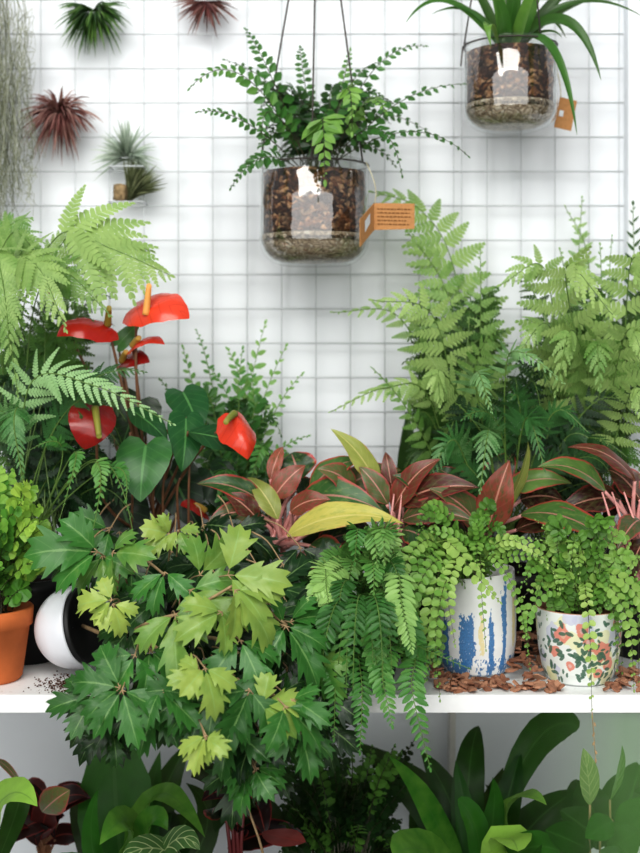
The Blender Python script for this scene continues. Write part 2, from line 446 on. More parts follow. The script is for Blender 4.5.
def build_painted(name, rough=.35):
    t = NT(name); c = t.node('ShaderNodeAttribute', attribute_name='paint').outputs[0]
    n = t.noise(120, 4, t.geo()); t.link(t.mix(t.math('MULTIPLY', n, .12), c, lin('b8bcc0')), t.p.inputs['Base Color'])
    t.p.inputs['Roughness'].default_value = rough; t.bump(n, .08); return t.m
M['painted'] = build_painted('hand painted glaze')
def build_chip():
    t = NT('bark chip'); pos = t.obj(); n = t.noise(120, 5, pos, .7)
    oi = t.node('ShaderNodeObjectInfo').outputs['Random']
    c = t.ramp(oi, [(0, lin('6b4331')), (.35, lin('ab785c')), (.7, lin('cc9c7e')), (1, lin('8a5740'))])
    c = t.mix(t.math('MULTIPLY', n, .5), c, lin('3f2216'))
    t.link(c, t.p.inputs['Base Color']); t.p.inputs['Roughness'].default_value = .9; t.bump(n, .4); return t.m
M['chip'] = build_chip()

# ------------------------------------------------------------------ the setting
def struct(name, mb, **k):
    o = mb.build(name, None, smooth=False, **k); o['kind'] = 'structure'; return o
m = MB(); m.box((-1.6, 0, 0), (1.6, .08, 2.6), M['wall']); struct('wall_back', m)
m = MB(); m.box((-3, -4.5, -.05), (3, .08, 0), M['floor']); struct('floor', m)
xr = P(624, 0, 0).x
m = MB(); m.box((xr, -.024, SHELF_Z + .0005), (xr + .12, -.0005, 2.5), M['wall']); struct('trim_1', m, bevel=.002)

def wire_panel(xs, zs, label):
    o = thing('wire_grid_panel', label, 'wire grid', V(((xs[0] + xs[-1]) / 2, -.02, zs[0])))
    r = .0011
    mb = MB()
    for x in xs: mb.tube([V((x, -.020, zs[0] - .006)), V((x, -.020, zs[-1] + .006))], r, r, M['wire'], .5, 6)
    mb.build('upright_wires', o); mb = MB()
    for z in zs: mb.tube([V((xs[0] - .006, -.0225, z)), V((xs[-1] + .006, -.0225, z))], r, r, M['wire'], .5, 6)
    mb.build('cross_wires', o)
    return o
gx = [P(40.8 + 34.4 * k, 0, -.02).x for k in range(-3, 13)]
gz = [P(0, 206 + 34.3 * k, -.02).z for k in range(12, -12, -1)]
wire_panel(gx, gz, 'white wire grid panel behind the hanging glass fern pot and air plants')
gx2 = [P(461 + 34.2 * k, 0, -.02).x - .0 for k in range(0, 5)]
gx2 = [P(q, 0, -.02).x for q in (461.5, 487, 521, 555, 589, 619)]
wire_panel(gx2, gz, 'narrower white wire grid panel behind the hanging strap leaved glass pot')

def shelf(label, z, th):
    o = thing('plant_shelf', label, 'shelf', V((0, -.225, z)))
    mb = MB(); mb.box((-1.3, -.447, z - th), (1.3, -.001, z), M['shelf']); mb.build('shelf_board', o, smooth=False, bevel=.0015)
    mb = MB(); mb.box((-1.3, -.45, z - th - .0005), (1.3, -.4472, z + .0004), M['shelf_edge']); mb.build('front_edge', o, smooth=False)
    return o
TH = S(17, -.45)
sh = shelf('long white painted shelf board carrying the front row of pots', SHELF_Z, TH)
bx = P(452, 0, -.02).x
mb = MB(); mb.box((bx - .004, -.03, LOW_Z + .0005), (bx + .004, -.001, SHELF_Z - TH - .001), M['post']); mb.build('bracket', sh, smooth=False)
shelf('lower white shelf in shade under the plant shelf', LOW_Z, .02)

# ------------------------------------------------------------------ pots
def nursery_pot(root, c, r1, r0, h, mat=None, soil=True, name='pot', rim=True):
    mb = MB(); mt = mat or M['black']
    pr = [(0, 0), (r0, 0), (r1 * .97, h * .82)] + ([(r1 * 1.06, h * .82), (r1 * 1.06, h), (r1 * .98, h)] if rim else [(r1, h), (r1 * .94, h)]) + [(r1 * .9, h * .86), (0.001, h * .85)]
    mb.lathe(pr, mt, 48, c); o = mb.build(name, root)
    if soil:
        mb = MB(); pr = [(0.0005, h * .90), (r1 * .5, h * .905), (r1 * .93, h * .87)]
        mb.lathe(pr, M['soil'], 32, c); mb.build('soil', root)
    return o

def glass_planter(root, cx, yt, yb, wpx, Y, lip=True):
    """clear pot with bark over gravel; returns centre and top height"""
    c = P(cx, yb, Y); R = S(wpx / 2, Y); H = S(yb - yt, Y)
    def prof(r, h, rb, z0):
        out = [(.0005, z0)]
        for i in range(7):
            a = math.pi / 2 * i / 6; out.append((r - rb + rb * math.sin(a) - .002 * (1 - i / 6), z0 + rb - rb * math.cos(a)))
        return out + [(r, z0 + h * .5), (r * .985, z0 + h)]
    mb = MB(); po = prof(R, H, R * .45, 0)
    pi = [(max(.0004, q - .003), z + .004) for q, z in po[:-1]] + [(R * .985 - .003, H)]
    mb.lathe(po + [(R * .985 - .0015, H + .0012)] + pi[::-1], M['glass'], 72, c); mb.build('glass_pot', root)
    g = .30 * H
    mb = MB(); rr = R - .0042; q = prof(rr, H, R * .42, .0055)
    low = [x for x in q if x[1] < g]
    mb.lathe(low + [(rr, g - .008), (rr, g), (.0005, g + .003)], M['gravel'], 72, c); jit(mb, c, .0012, 160); mb.build('gravel_layer', root)
    mb = MB(); zz = [g + (H * .90 - g) * i / 14 for i in range(15)]
    mb.lathe([(.0005, g + .0035)] + [(rr - .0005, max(z, g + .002)) for z in zz] + [(R * .5, H * .92), (.0005, H * .93)], M['bark_mix'], 96, c); jit(mb, c, .0022, 70); mb.build('bark_mix', root)
    return c, R, H
def jit(mb, c, amt, sc_):
    for i, p in enumerate(mb.v):
        d = p - c; r = math.hypot(d.x, d.y)
        if r > .01:
            k = mnoise.noise(p * sc_) * amt - amt * .6
            p2 = V((d.x * (1 + k / r), d.y * (1 + k / r), d.z)); mb.v[i] = c + p2

def F(root, b, v, t, W, **k):
    """frond through three measured places; W in photo pixels at the frond's middle"""
    a, vi, c = P(*b), P(*v), P(*t)
    return frond(root, a, vi, c, S(W, v[2]), **k)

# ---- hanging fern in glass
hf = thing('hanging_fern_pot', 'clear hanging glass pot with bark mix and an arching dark green fern', 'hanging plant', P(314, 266, -.12))
c0, R0, H0 = glass_planter(hf, 314, 163, 266, 110, -.12)
top = c0 + V((0, 0, H0))
mb = MB()
mb.tube([top + V((R0 * math.cos(i / 24 * 6.2832) * .995, R0 * math.sin(i / 24 * 6.2832) * .995, -.004)) for i in range(25)], .0012, .0012, M['cord'], .5, 6)
mb.build('hanger_ring', hf)
hook = P(318, -170, -.10)
for an in (195, 268, 330):
    a = math.radians(an); e = top + V((R0 * math.cos(a), R0 * math.sin(a), -.003))
    stalk(hf, [e, e.lerp(hook, .5), hook], .0012, .0012, M['cord'], 'hanger_cord', 6)
kw = dict(mat=M['fern_dark'], stem=M['dark_stem'], n=15, shape='holly', lw=.62, bare=.18, droop=.16, prof='taper', wob=.3, ang=66, stem_r=.0008)
Yf = -.14
for b, v, t, W, tn in [
    ((305, 168, Yf), (246, 78, -.18), (190, 88, -.20), 17, .55), ((308, 168, Yf), (272, 78, -.14), (246, 30, -.13), 17, .42),
    ((300, 168, Yf), (245, 122, -.2), (198, 112, -.22), 13, .45), ((296, 168, Yf), (262, 158, -.2), (231, 188, -.2), 15, .4),
    ((325, 166, Yf), (372, 72, -.12), (425, 46, -.12), 14, .45), ((330, 166, Yf), (405, 132, -.18), (468, 156, -.22), 13, .4),
    ((335, 165, Yf), (395, 105, -.15), (463, 84, -.15), 16, .42), ((322, 166, Yf), (340, 95, -.12), (350, 50, -.1), 15, .6),
    ((330, 166, Yf), (375, 128, -.2), (402, 175, -.21), 14, .4), ((318, 166, Yf), (305, 85, -.1), (300, 48, -.08), 14, .35),
    ((330, 166, Yf), (362, 105, -.18), (386, 112, -.24), 20, .75), ((310, 166, Yf), (272, 112, -.18), (262, 150, -.22), 17, .5),
    ((335, 166, Yf), (372, 115, -.1), (440, 140, -.1), 13, .3), ((325, 166, Yf), (350, 85, -.14), (390, 62, -.1), 14, .35),
    ((312, 166, Yf), (280, 95, -.1), (225, 60, -.08), 14, .3)]:
    F(hf, b, v, t, W * .95, tone=tn, **{**kw, 'n': 13})
F(hf, (318, 166, Yf), (322, 118, -.22), (325, 180, -.25), 30, tone=.72, **{**kw, 'n': 9, 'bare': .5, 'prof': 'tri'})
F(hf, (322, 166, Yf), (345, 90, -.2), (352, 132, -.25), 22, tone=.8, **{**kw, 'n': 9, 'bare': .45, 'prof': 'tri'})
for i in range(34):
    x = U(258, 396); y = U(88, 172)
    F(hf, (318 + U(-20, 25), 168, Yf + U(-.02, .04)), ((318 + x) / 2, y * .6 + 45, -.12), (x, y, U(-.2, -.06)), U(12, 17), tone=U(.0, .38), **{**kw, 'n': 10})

def kraft_tag(label, edge, w_px, h_px, Y, front, tilt, string_from):
    """folded card: a printed flap and a flap folded towards the viewer"""
    o = thing('kraft_tag', label, 'tag', edge)
    w, h = S(w_px, Y), S(h_px, Y); th = .0005
    rot = Matrix.Rotation(tilt, 4, 'Y')
    def sheet(a, b, hh):
        n = (b - a).cross(UP).normalized() * th
        pts = [a, b, b + hh[1], a + hh[0]]
        return [q + n for q in pts] + [q - n for q in pts], [[0, 1, 2, 3], [7, 6, 5, 4], [0, 4, 5, 1], [1, 5, 6, 2], [2, 6, 7, 3], [3, 7, 4, 0]]
    mb = MB()
    if front:
        e2 = edge + V((w, -.01, -S(1.5, Y)))
        vs, fs = sheet(edge, e2, (V((0, 0, -h)), V((0, 0, -h * .93)))); mb.add(vs, fs, M['kraft'])
        mb.build('printed_flap', o, smooth=False)
        f2 = edge + V((-S(15, Y), -.035, -S(19, Y)))
        mb = MB(); vs, fs = sheet(f2, edge, (V((0, 0, -h * 1.0)), V((0, 0, -h)))); mb.add(vs, fs, M['kraft'])
        fl = mb.build('front_flap', o, smooth=False)
        mb = MB(); a = f2.lerp(edge, .35) + V((0, -.002, -h * .28)); b = f2.lerp(edge, .72) + V((0, -.002, -h * .20))
        mb.add([a, b, b + V((0, 0, -h * .38)), a + V((0, 0, -h * .42))], [[0, 1, 2, 3]], M['tag_white'])
        mb.build('pale_logo_patch', o, smooth=False)
        mb = MB(); d = (e2 - edge)
        for r in range(5):
            z = -h * (.2 + .14 * r); x0 = .08; x1 = (.92, .88, .9, .8, .86)[r]
            x = x0
            while x < x1:
                l = U(.03, .09)
                a = edge + d * x + V((0, -.0016, z)); b = edge + d * min(x + l, x1) + V((0, -.0016, z))
                mb.add([a, b, b + V((0, 0, -h * .035)), a + V((0, 0, -h * .035))], [[0, 1, 2, 3]], M['ink']); x += l + .025
        mb.build('printed_lines', o, smooth=False)
    else:
        d1 = V((w, 0, S(-4, Y))); d2 = V((-S(6, Y), 0, -h))
        n = V((0, -th, 0)); pts = [edge, edge + d1, edge + d1 + d2, edge + d2]
        mb.add([q + n for q in pts] + [q - n for q in pts], [[0, 1, 2, 3], [7, 6, 5, 4], [0, 4, 5, 1], [1, 5, 6, 2], [2, 6, 7, 3], [3, 7, 4, 0]], M['kraft'])
        mb.build('card', o, smooth=False)
        mb = MB(); a = edge + d1 * .12 + d2 * .42 + V((0, -.0016, 0))
        mb.add([a, a + d1 * .25, a + d1 * .25 + d2 * .2, a + d2 * .2], [[0, 1, 2, 3]], M['tag_white']); mb.build('pale_logo_patch', o, smooth=False)
    stalk(o, string_from + [edge + V((.001, -.001, -.001))], .0006, .0006, M['string'], 'tag_string', 14)
    return o
eg = P(374, 203, -.185)
kraft_tag('folded brown kraft tag with printed lines tied to the hanging fern pot', eg, 40, 27, -.185, True, 0, [P(366, 162, -.17), P(373, 178, -.19), P(376, 192, -.19)])

# ---- hanging strap-leaf pot
hs = thing('hanging_strap_leaf_pot', 'clear hanging glass pot with bark mix and long strap shaped leaves', 'hanging plant', P(510, 131, -.12))
c1, R1, H1 = glass_planter(hs, 510, 44, 131, 94, -.12)
top1 = c1 + V((0, 0, H1)); hook = P(512, -260, -.12)
mb = MB(); mb.tube([top1 + V((R1 * math.cos(i / 24 * 6.2832) * .995, R1 * math.sin(i / 24 * 6.2832) * .995, -.004)) for i in range(25)], .0011, .0011, M['cord'], .5, 6); mb.build('hanger_ring', hs)
for an in (188, 300, 60):
    a = math.radians(an); e = top1 + V((R1 * math.cos(a), R1 * math.sin(a), -.003)); stalk(hs, [e, e.lerp(hook, .5), hook], .0011, .0011, M['cord'], 'hanger_cord', 6)
stalk(hs, [top1 + V((-R1, 0, -.003)), top1 + V((-R1 - .002, 0, -.02)), top1 + V((-R1 - .003, 0, -.03))], .001, .001, M['cord'], 'cord_end', 4)
def strap_leaf(a, v, t, w, tn, Y0=-.12):
    mb = MB(); spike(mb, P(*a), P(*v), P(*t), S(w, -.12), M['strap'], tn, 16, (CAMDIR * .9 + UP * .5 + V((U(-.3, .3), 0, 0))).normalized()); mb.build('strap_leaf', hs)
for a, v, t, w, tn in [
    ((500, 46, -.13), (447, 2, -.15), (405, 24, -.17), 4.5, .45), ((515, 46, -.13), (566, 22, -.18), (601, 80, -.2), 7.5, .3),
    ((515, 46, -.14), (552, 50, -.2), (577, 135, -.22), 6.5, .45), ((512, 46, -.12), (575, 3, -.14), (645, 18, -.16), 4, .2),
    ((498, 46, -.16), (488, 25, -.21), (491, 47, -.22), 6, .8), ((500, 46, -.13), (470, 12, -.14), (432, 14, -.16), 4, .3),
    ((505, 46, -.14), (495, -10, -.15), (470, -80, -.17), 7, .6), ((510, 46, -.14), (515, -10, -.16), (520, -90, -.2), 8, .4),
    ((515, 46, -.14), (535, -5, -.16), (552, -80, -.2), 7, .55), ((520, 46, -.12), (560, -5, -.12), (600, -40, -.1), 6, .15),
    ((508, 46, -.1), (505, 0, -.09), (500, -60, -.08), 8, .1), ((512, 46, -.1), (540, 15, -.1), (566, 38, -.1), 5, .2),
    ((500, 46, -.1), (478, -5, -.1), (452, -35, -.1), 6, .25), ((516, 46, -.16), (528, 5, -.2), (543, -30, -.22), 7, .7),
    ((505, 46, -.16), (500, 8, -.2), (484, -20, -.22), 7, .5), ((522, 46, -.1), (548, 20, -.08), (590, 0, -.06), 5, .1),
    ((515, 46, -.13), (545, 32, -.16), (562, 38, -.17), 3, .3), ((504, 46, -.15), (512, 10, -.18), (516, -15, -.19), 7, .35)]:
    strap_leaf(a, v, t, w, tn)
kraft_tag('small plain brown tag hanging behind the strap leaved glass pot', P(560, 97, -.10), 17, 30, -.10, False, 0, [P(554, 50, -.1), P(557, 70, -.09), P(560, 85, -.1)])

# ---- air plants on the grid
def tuft(name, label, c, n, Lpx, w_px, mat, sector, Y=-.05, curl=.3, tones=(.1, .9), down=0, holder=True, fan3=.8):
    o = thing(name, label, 'air plant', P(c[0], c[1], -.03)); mb = MB(); p0 = P(c[0], c[1], -.026)
    for i in range(n):
        a = math.radians(U(*sector)); el = U(.05, fan3)
        d = V((math.cos(a) * math.cos(el), -math.sin(el), -math.sin(a) * math.cos(el)))
        L = S(Lpx, Y) * U(.6, 1.05)
        q = p0 + d * L * .5 + UP * (curl * L * .2); t = p0 + d * L - UP * (down * L)
        spike(mb, p0 + V((U(-.004, .004), 0, U(-.004, .004))), q, t, S(w_px, Y), mat, U(*tones), 6)
    mb.build('foliage', o, smooth=False)
    if holder:
        mb = MB(); mb.tube([p0 + V((-.016, .006, .006)), p0 + V((-.016, -.016, -.002)), p0 + V((.016, -.016, -.002)), p0 + V((.016, .006, .006))], .001, .001, M['wire'], .5, 6); mb.build('wire_holder', o)
    return o
tuft('air_plant', 'spiky green air plant clipped near the top of the wire grid', (94, 14), 210, 42, 1.5, M['air_green'], (-25, 205), tones=(.0, .8), fan3=1.25, down=.2)
tuft('air_plant', 'reddish brown air plant with thin arching leaves beside the hanging fern', (207, 2), 80, 42, 1.3, M['air_red'], (-10, 190), tones=(.1, .8))
tuft('air_plant', 'bronze red starburst air plant below the spiky green one', (60, 116), 230, 44, 1.4, M['air_red'], (-80, 260), tones=(.2, 1), down=.25, fan3=1.3, holder=False)
tuft('air_plant', 'pale silver air plant on a wire ledge above the olive one', (127, 158), 170, 40, 1.2, M['air_grey'], (140, 400), tones=(.3, 1), fan3=1.3)
ao = tuft('air_plant', 'olive brown air plant rooted on a cork piece in a wire holder', (130, 199), 120, 44, 1.3, M['air_olive'], (262, 350), tones=(.1, .9), holder=False)
mb = MB(); cc = P(120, 192, -.045)
mb.lathe([(.0005, -.013), (.010, -.011), (.012, 0), (.009, .010), (.0005, .012)], M['cork'], 20, cc); jit(mb, cc, .004, 180); mb.build('cork_piece', ao)
for (px, py) in ((129, 204), (129, 169)):
    q = P(px, py, -.03); mb = MB(); w = S(17, -.03)
    mb.tube([q + V((-w, .008, .0)), q + V((-w, -.03, 0)), q + V((w, -.03, 0)), q + V((w, .008, 0))], .0012, .0012, M['wire'], .5, 6)
    tray = mb.build('wire_tray', ao)
mb = MB(); ag = P(134, 150, -.03)
# hanging moss
ms = thing('spanish_moss', 'grey green hanging moss draped down the edge of the wire grid', 'moss', P(6, 0, -.05))
mb = MB()
for i in range(420):
    x = U(-38, 27) if i % 3 else U(-38, 10); y0 = U(-40, 180); L = U(40, 140); Y = U(-.10, -.035)
    yb = min(y0 + L, 258 - max(0, x) * 3.5 + U(-20, 10))
    if yb - y0 < 15: continue
    pts = []; n = 9; dx = 0; dy_ = 0
    for k in range(n):
        dx += U(-5, 5); dy_ += U(-.006, .006); pts.append(P(x + dx, y0 + (yb - y0) * k / (n - 1) + U(-3, 3), Y + dy_))
    mb.tube(cm(pts, 20), .0005, .0003, M['moss'], U(.0, 1), 3)
for i in range(260):
    x = U(-5, 30); y = U(10, 200); Y = U(-.09, -.04)
    mb.tube(cm([P(x, y, Y), P(x + U(3, 9), y + U(-8, 8), Y), P(x + U(-2, 8), y + U(6, 18), Y)], 8), .0004, .0002, M['moss'], U(.2, 1), 3)
mb.build('moss_strands', ms, smooth=False)

# ------------------------------------------------------------------ back row on the shelf
def plant(name, label, cat, px, Y, r, h, mat=None, z=SHELF_Z):
    o = thing(name, label, cat, V((P(px, 0, Y).x, Y, z)))
    nursery_pot(o, V((P(px, 0, Y).x, Y, z + .0005)), r, r * .76, h, mat)
    return o

# ---- lady fern at the edge
lf = plant('lady_fern', 'tall light green lacy fern beside the hanging moss and red flowers', 'fern', 20, -.17, .06, .12)
bi = dict(kind='bi', mat=M['fern_light'], stem=M['green_stem'], prof='tri', n=13, bare=.3, droop=.25, sub=13, pw=.25)
b0 = (22, 545, -.17)
F(lf, b0, (20, 330, -.2), (170, 275, -.26), 80, extra=[P(58, 236, -.25), P(110, 248, -.26)], tone=.85, **{**bi, 'bare': .52, 'droop': .15})
F(lf, (15, 545, -.17), (-4, 330, -.26), (10, 352, -.33), 46, extra=[P(-6, 250, -.3), P(4, 290, -.33)], tone=.75, **{**bi, 'bare': .52, 'n': 12})
for v, t, W, tn, ex in [((0, 330, -.26), (66, 330, -.34), 52, .85, [(14, 262, -.3), (40, 270, -.33)]), ((-10, 330, -.24), (45, 262, -.3), 50, .7, [(10, 235, -.26)]), ((30, 330, -.24), (110, 315, -.3), 44, .62, [(60, 272, -.28)]),
                    ((0, 340, -.25), (18, 395, -.34), 40, .66, [(4, 300, -.3)]), ((10, 330, -.22), (84, 212, -.22), 46, .8, [(50, 262, -.22)])]:
    F(lf, b0, v, t, W, tone=tn, extra=[P(*q_) for q_ in ex], **{**bi, 'bare': .5, 'n': 12})
F(lf, b0, (30, 380, -.2), (112, 268, -.24), 50, tone=.45, **{**bi, 'bare': .4})
F(lf, b0, (-10, 300, -.2), (30, 218, -.2), 50, tone=.6, **{**bi, 'bare': .5})
F(lf, b0, (50, 360, -.2), (92, 320, -.26), 46, tone=.3, **{**bi, 'bare': .35})
F(lf, b0, (20, 420, -.22), (-20, 300, -.24), 50, tone=.35, **bi)
F(lf, b0, (40, 430, -.25), (45, 300, -.2), 50, tone=.2, **bi)
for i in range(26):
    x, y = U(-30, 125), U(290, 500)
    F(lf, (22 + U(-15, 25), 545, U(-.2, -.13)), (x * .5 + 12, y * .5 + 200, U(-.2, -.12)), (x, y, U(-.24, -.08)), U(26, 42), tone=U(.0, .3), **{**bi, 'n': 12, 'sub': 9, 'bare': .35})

# ---- cool toned wood fern reaching across
wf = plant('wood_fern', 'cool green finely cut fern arching in front of the red flowers', 'fern', 28, -.29, .05, .10)
cool = dict(kind='bi', mat=M['fern_cool'], stem=M['green_stem'], prof='tri', n=17, bare=.3, droop=.12, sub=12, pw=.17)
F(wf, (20, 520, -.29), (30, 385, -.33), (173, 424, -.37), 44, extra=[P(95, 386, -.36)], tone=.95, N=V((.1, -.88, .45)).normalized(), **{**cool, 'bare': .2, 'n': 20})
F(wf, (22, 520, -.29), (10, 420, -.33), (-30, 430, -.36), 34, tone=.6, **cool)
F(wf, (26, 520, -.29), (20, 415, -.33), (24, 486, -.37), 26, extra=[P(14, 425, -.36)], tone=.55, **{**cool, 'bare': .4})
F(wf, (24, 520, -.29), (60, 420, -.32), (110, 395, -.35), 34, tone=.3, **cool)
F(wf, (30, 520, -.29), (70, 400, -.3), (145, 372, -.32), 34, tone=.2, **{**cool, 'bare': .4})
for b, v, t, W, tn in [((40, 520, -.3), (75, 452, -.34), (60, 518, -.38), 13, .5), ((42, 520, -.3), (95, 462, -.35), (92, 534, -.39), 16, .6),
                       ((45, 520, -.3), (110, 468, -.34), (126, 500, -.37), 13, .45), ((40, 520, -.3), (62, 448, -.32), (22, 455, -.34), 10, .4), ((45, 520, -.3), (100, 460, -.34), (135, 545, -.38), 9, .35)]:
    F(wf, b, v, t, W, mat=M['boston'], stem=M['green_stem'], tone=tn, n=13, shape='oval', lw=.45, bare=.5, droop=.2, prof='tri')
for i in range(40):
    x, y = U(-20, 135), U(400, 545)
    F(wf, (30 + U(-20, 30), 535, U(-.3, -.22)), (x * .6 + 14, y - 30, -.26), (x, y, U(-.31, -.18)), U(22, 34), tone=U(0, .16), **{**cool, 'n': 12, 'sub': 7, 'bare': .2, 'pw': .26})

# ---- anthurium
an = plant('red_anthurium', 'glossy leaved plant with waxy red flowers among the ferns', 'flowering plant', 150, -.20, .06, .12)
ab = P(150, 540, -.20)
def flower(px, py, Y, tip, W, tone, N, spx, cup=-.25, fold=.1, spn=.55, stalk_via=None, sp0=None):
    """base of the spathe, its tip, half width, and the tip of its spadix"""
    a = P(px, py, Y); c = P(*tip)
    via = a.lerp(c, .5) + N * (.20 * (c - a).length)
    s = leaf(an, a, via, c, S(W, Y), 'spathe', M['spathe'], tone, N, fold=fold, cup=cup, wave=.05, name='spathe', tipcurl=.12)
    e = P(*spx); st = P(*sp0) if sp0 else a + N * .002
    mb = MB(); pts = path3(st, st.lerp(e, .5) + UP * .001, e, 10); 
    mb.tube(pts, .0048, .0034, M['spadix'], spn, 10)
    mb.add([e + V((.0034 * math.cos(k * .785), -.0003, .0034 * math.sin(k * .785))) for k in range(8)] + [e + (e - st).normalized() * .0025], [[k, (k + 1) % 8, 8] for k in range(8)], M['spadix'], spn)
    mb.build('spadix', s)
    v = P(*stalk_via) if stalk_via else ab.lerp(a, .5) + V((0, 0, .02))
    stalk(an, [ab + V((U(-.02, .02), 0, 0)), v, a - N * .003], .0022, .0016, M['brown_stem'], 'flower_stalk')
flower(136, 306, -.24, (190, 318, -.28), 25, .78, V((.12, -.80, .58)).normalized(), (149, 286, -.275), cup=-.45, spn=.95, stalk_via=(138, 400, -.22), sp0=(146, 315, -.272))
flower(108, 326, -.25, (56, 336, -.28), 20, .36, V((-.1, -.70, .70)).normalized(), (109, 308, -.275), cup=-.55, spn=.3)
flower(133, 347, -.22, (165, 344, -.25), 11, .65, V((0, -.5, .8)).normalized(), (139, 338, -.24), cup=-.4)
flower(122, 362, -.20, (150, 362, -.22), 13, .15, V((0, -.7, .6)).normalized(), (126, 352, -.22))
flower(95, 408, -.325, (84, 450, -.34), 24, .12, V((.2, -.95, .2)).normalized(), (99, 436, -.35), spn=.1, stalk_via=(104, 500, -.28))
flower(234, 414, -.325, (248, 460, -.35), 20, .70, V((.35, -.9, .25)).normalized(), (226, 422, -.355), cup=-.7, fold=-.25, spn=.05)
flower(50, 293, -.18, (62, 285, -.19), 8, .75, V((0, -.5, .8)).normalized(), (55, 287, -.19))
flower(205, 512, -.22, (180, 505, -.24), 10, .3, V((0, -.6, .7)).normalized(), (196, 505, -.23))
def hleaf(b, t, W, tone, N=None, out='heart', via=None, wave=.03, stem_from=True, mat=None):
    a, c = P(*b), P(*t); N = N or V((U(-.2, .2), -.85, .5)).normalized()
    vi = P(*via) if via else a.lerp(c, .5) + N * (.06 * (c - a).length)
    leaf(an, a, vi, c, S(W, b[2]), out, mat or M['anth_leaf'], tone, N, fold=.18, cup=-.12, wave=wave, name='leaf', tipcurl=.15)
    stalk(an, [ab + V((U(-.03, .03), U(-.01, .03), 0)), ab.lerp(a, .6) + V((U(-.01, .01), .02, .02)), a + V((0, .002, 0))], .0021, .0014, M['brown_stem'], 'leaf_stalk')
hleaf((146, 445, -.29), (140, 502, -.32), 29, .62, V((-.1, -.95, .3)).normalized())
hleaf((188, 432, -.29), (256, 450, -.31), 16, .30, V((.1, -.75, .65)).normalized(), 'lance', wave=.02)
hleaf((186, 418, -.27), (182, 472, -.29), 20, .5, V((.4, -.9, .2)).normalized())
hleaf((183, 392, -.24), (200, 432, -.27), 22, .45, V((.3, -.85, .5)).normalized())
hleaf((118, 345, -.21), (140, 322, -.2), 9, .7, V((.3, -.85, .5)).normalized())
hleaf((128, 408, -.25), (168, 440, -.28), 14, .4, V((0, -.6, .75)).normalized(), 'lance')
for b, t, W in [((110, 460, -.2), (100, 520, -.23), 26), ((170, 470, -.2), (200, 530, -.22), 26), ((75, 470, -.19), (60, 530, -.2), 24), ((140, 400, -.17), (120, 450, -.18), 26), ((210, 470, -.18), (240, 520, -.2), 22), ((120, 500, -.22), (140, 560, -.24), 26)]:
    hleaf(b, t, W, U(.02, .2))
for x, y0 in ((130, 432), (190, 447), (165, 470), (180, 478), (156, 485)):
    stalk(an, [P(x + U(-2, 2), 545, -.24), P(x + U(-3, 3), 495, -.26), P(x, y0, -.265)], .0017, .0014, M['brown_stem'], 'stem')

# ---- holly fern behind
hl = plant('holly_fern', 'airy fern with notched leaflets standing against the wire grid behind the anthurium', 'fern', 232, -.11, .055, .12)
kw = dict(mat=M['boston'], stem=M['green_stem'], n=11, shape='oval', lw=.50, bare=.3, droop=.05, prof='taper', wob=.3, stem_r=.0009)
hb = (235, 545, -.11)
for v, t, W, tn in [((243, 430, -.10), (265, 324, -.07), 34, .72), ((262, 440, -.12), (302, 374, -.11), 20, .68), ((205, 430, -.09), (183, 348, -.07), 26, .6), ((245, 420, -.1), (228, 350, -.08), 28, .66),
                    ((262, 470, -.13), (308, 436, -.14), 17, .6), ((222, 430, -.1), (206, 392, -.11), 24, .5), ((260, 480, -.14), (285, 455, -.16), 22, .35), ((250, 460, -.12), (272, 410, -.12), 22, .6),
                    ((225, 470, -.15), (210, 430, -.16), 22, .25), ((240, 480, -.16), (225, 460, -.2), 20, .3), ((215, 400, -.1), (196, 330, -.05), 16, .5)]:
    F(hl, hb, v, t, W * .66, tone=tn, **kw)
    if W > 22:
        for dx in (-14, 13): F(hl, hb, (v[0] + dx * .6, v[1] + 10, v[2] - .02), (t[0] + dx * 1.6, t[1] + U(12, 40), t[2] - .03), W * .5, tone=tn - U(0, .25), **kw)
for b, v, t, W, tn in [((235, 545, -.16), (228, 470, -.2), (220, 520, -.25), 17, .45), ((240, 545, -.16), (262, 450, -.19), (250, 482, -.22), 15, .55)]:
    F(hl, b, v, t, W, tone=tn, **{**kw, 'bare': .5})
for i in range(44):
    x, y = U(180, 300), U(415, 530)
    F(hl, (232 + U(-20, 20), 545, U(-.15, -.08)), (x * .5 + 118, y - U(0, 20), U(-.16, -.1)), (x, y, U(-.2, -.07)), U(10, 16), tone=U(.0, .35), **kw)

# ---- lacy ferns at the wall
r1 = plant('lacy_fern', 'bright lacy fern with long fronds arching beside the kraft tag', 'fern', 462, -.16, .06, .12)
b1 = (462, 545, -.16)
bi2 = {**bi, 'n': 13, 'bare': .3, 'pw': .27, 'sub': 11}
for v, t, W, tn, ex in [
    ((474, 400, -.13), (372, 192, -.1), 60, .62, [(452, 262, -.1), (418, 208, -.1)]), ((455, 420, -.16), (372, 300, -.22), 52, .78, [(432, 315, -.2)]),
    ((470, 400, -.14), (405, 228, -.1), 58, .6, [(446, 290, -.12)]), ((440, 420, -.16), (332, 312, -.16), 30, .6, [(400, 318, -.16)]),
    ((430, 400, -.18), (330, 412, -.22), 24, .72, [(385, 388, -.2)]), ((478, 380, -.16), (480, 250, -.16), 46, .55, None),
    ((470, 390, -.2), (500, 330, -.26), 34, .5, None), ((425, 440, -.2), (372, 368, -.2), 26, .45, None), ((465, 420, -.22), (440, 405, -.28), 40, .75, [(440, 370, -.26)])]:
    F(r1, b1, v, t, W * 1.05, tone=tn + .12, extra=[P(*q) for q in ex] if ex else None, **bi2)
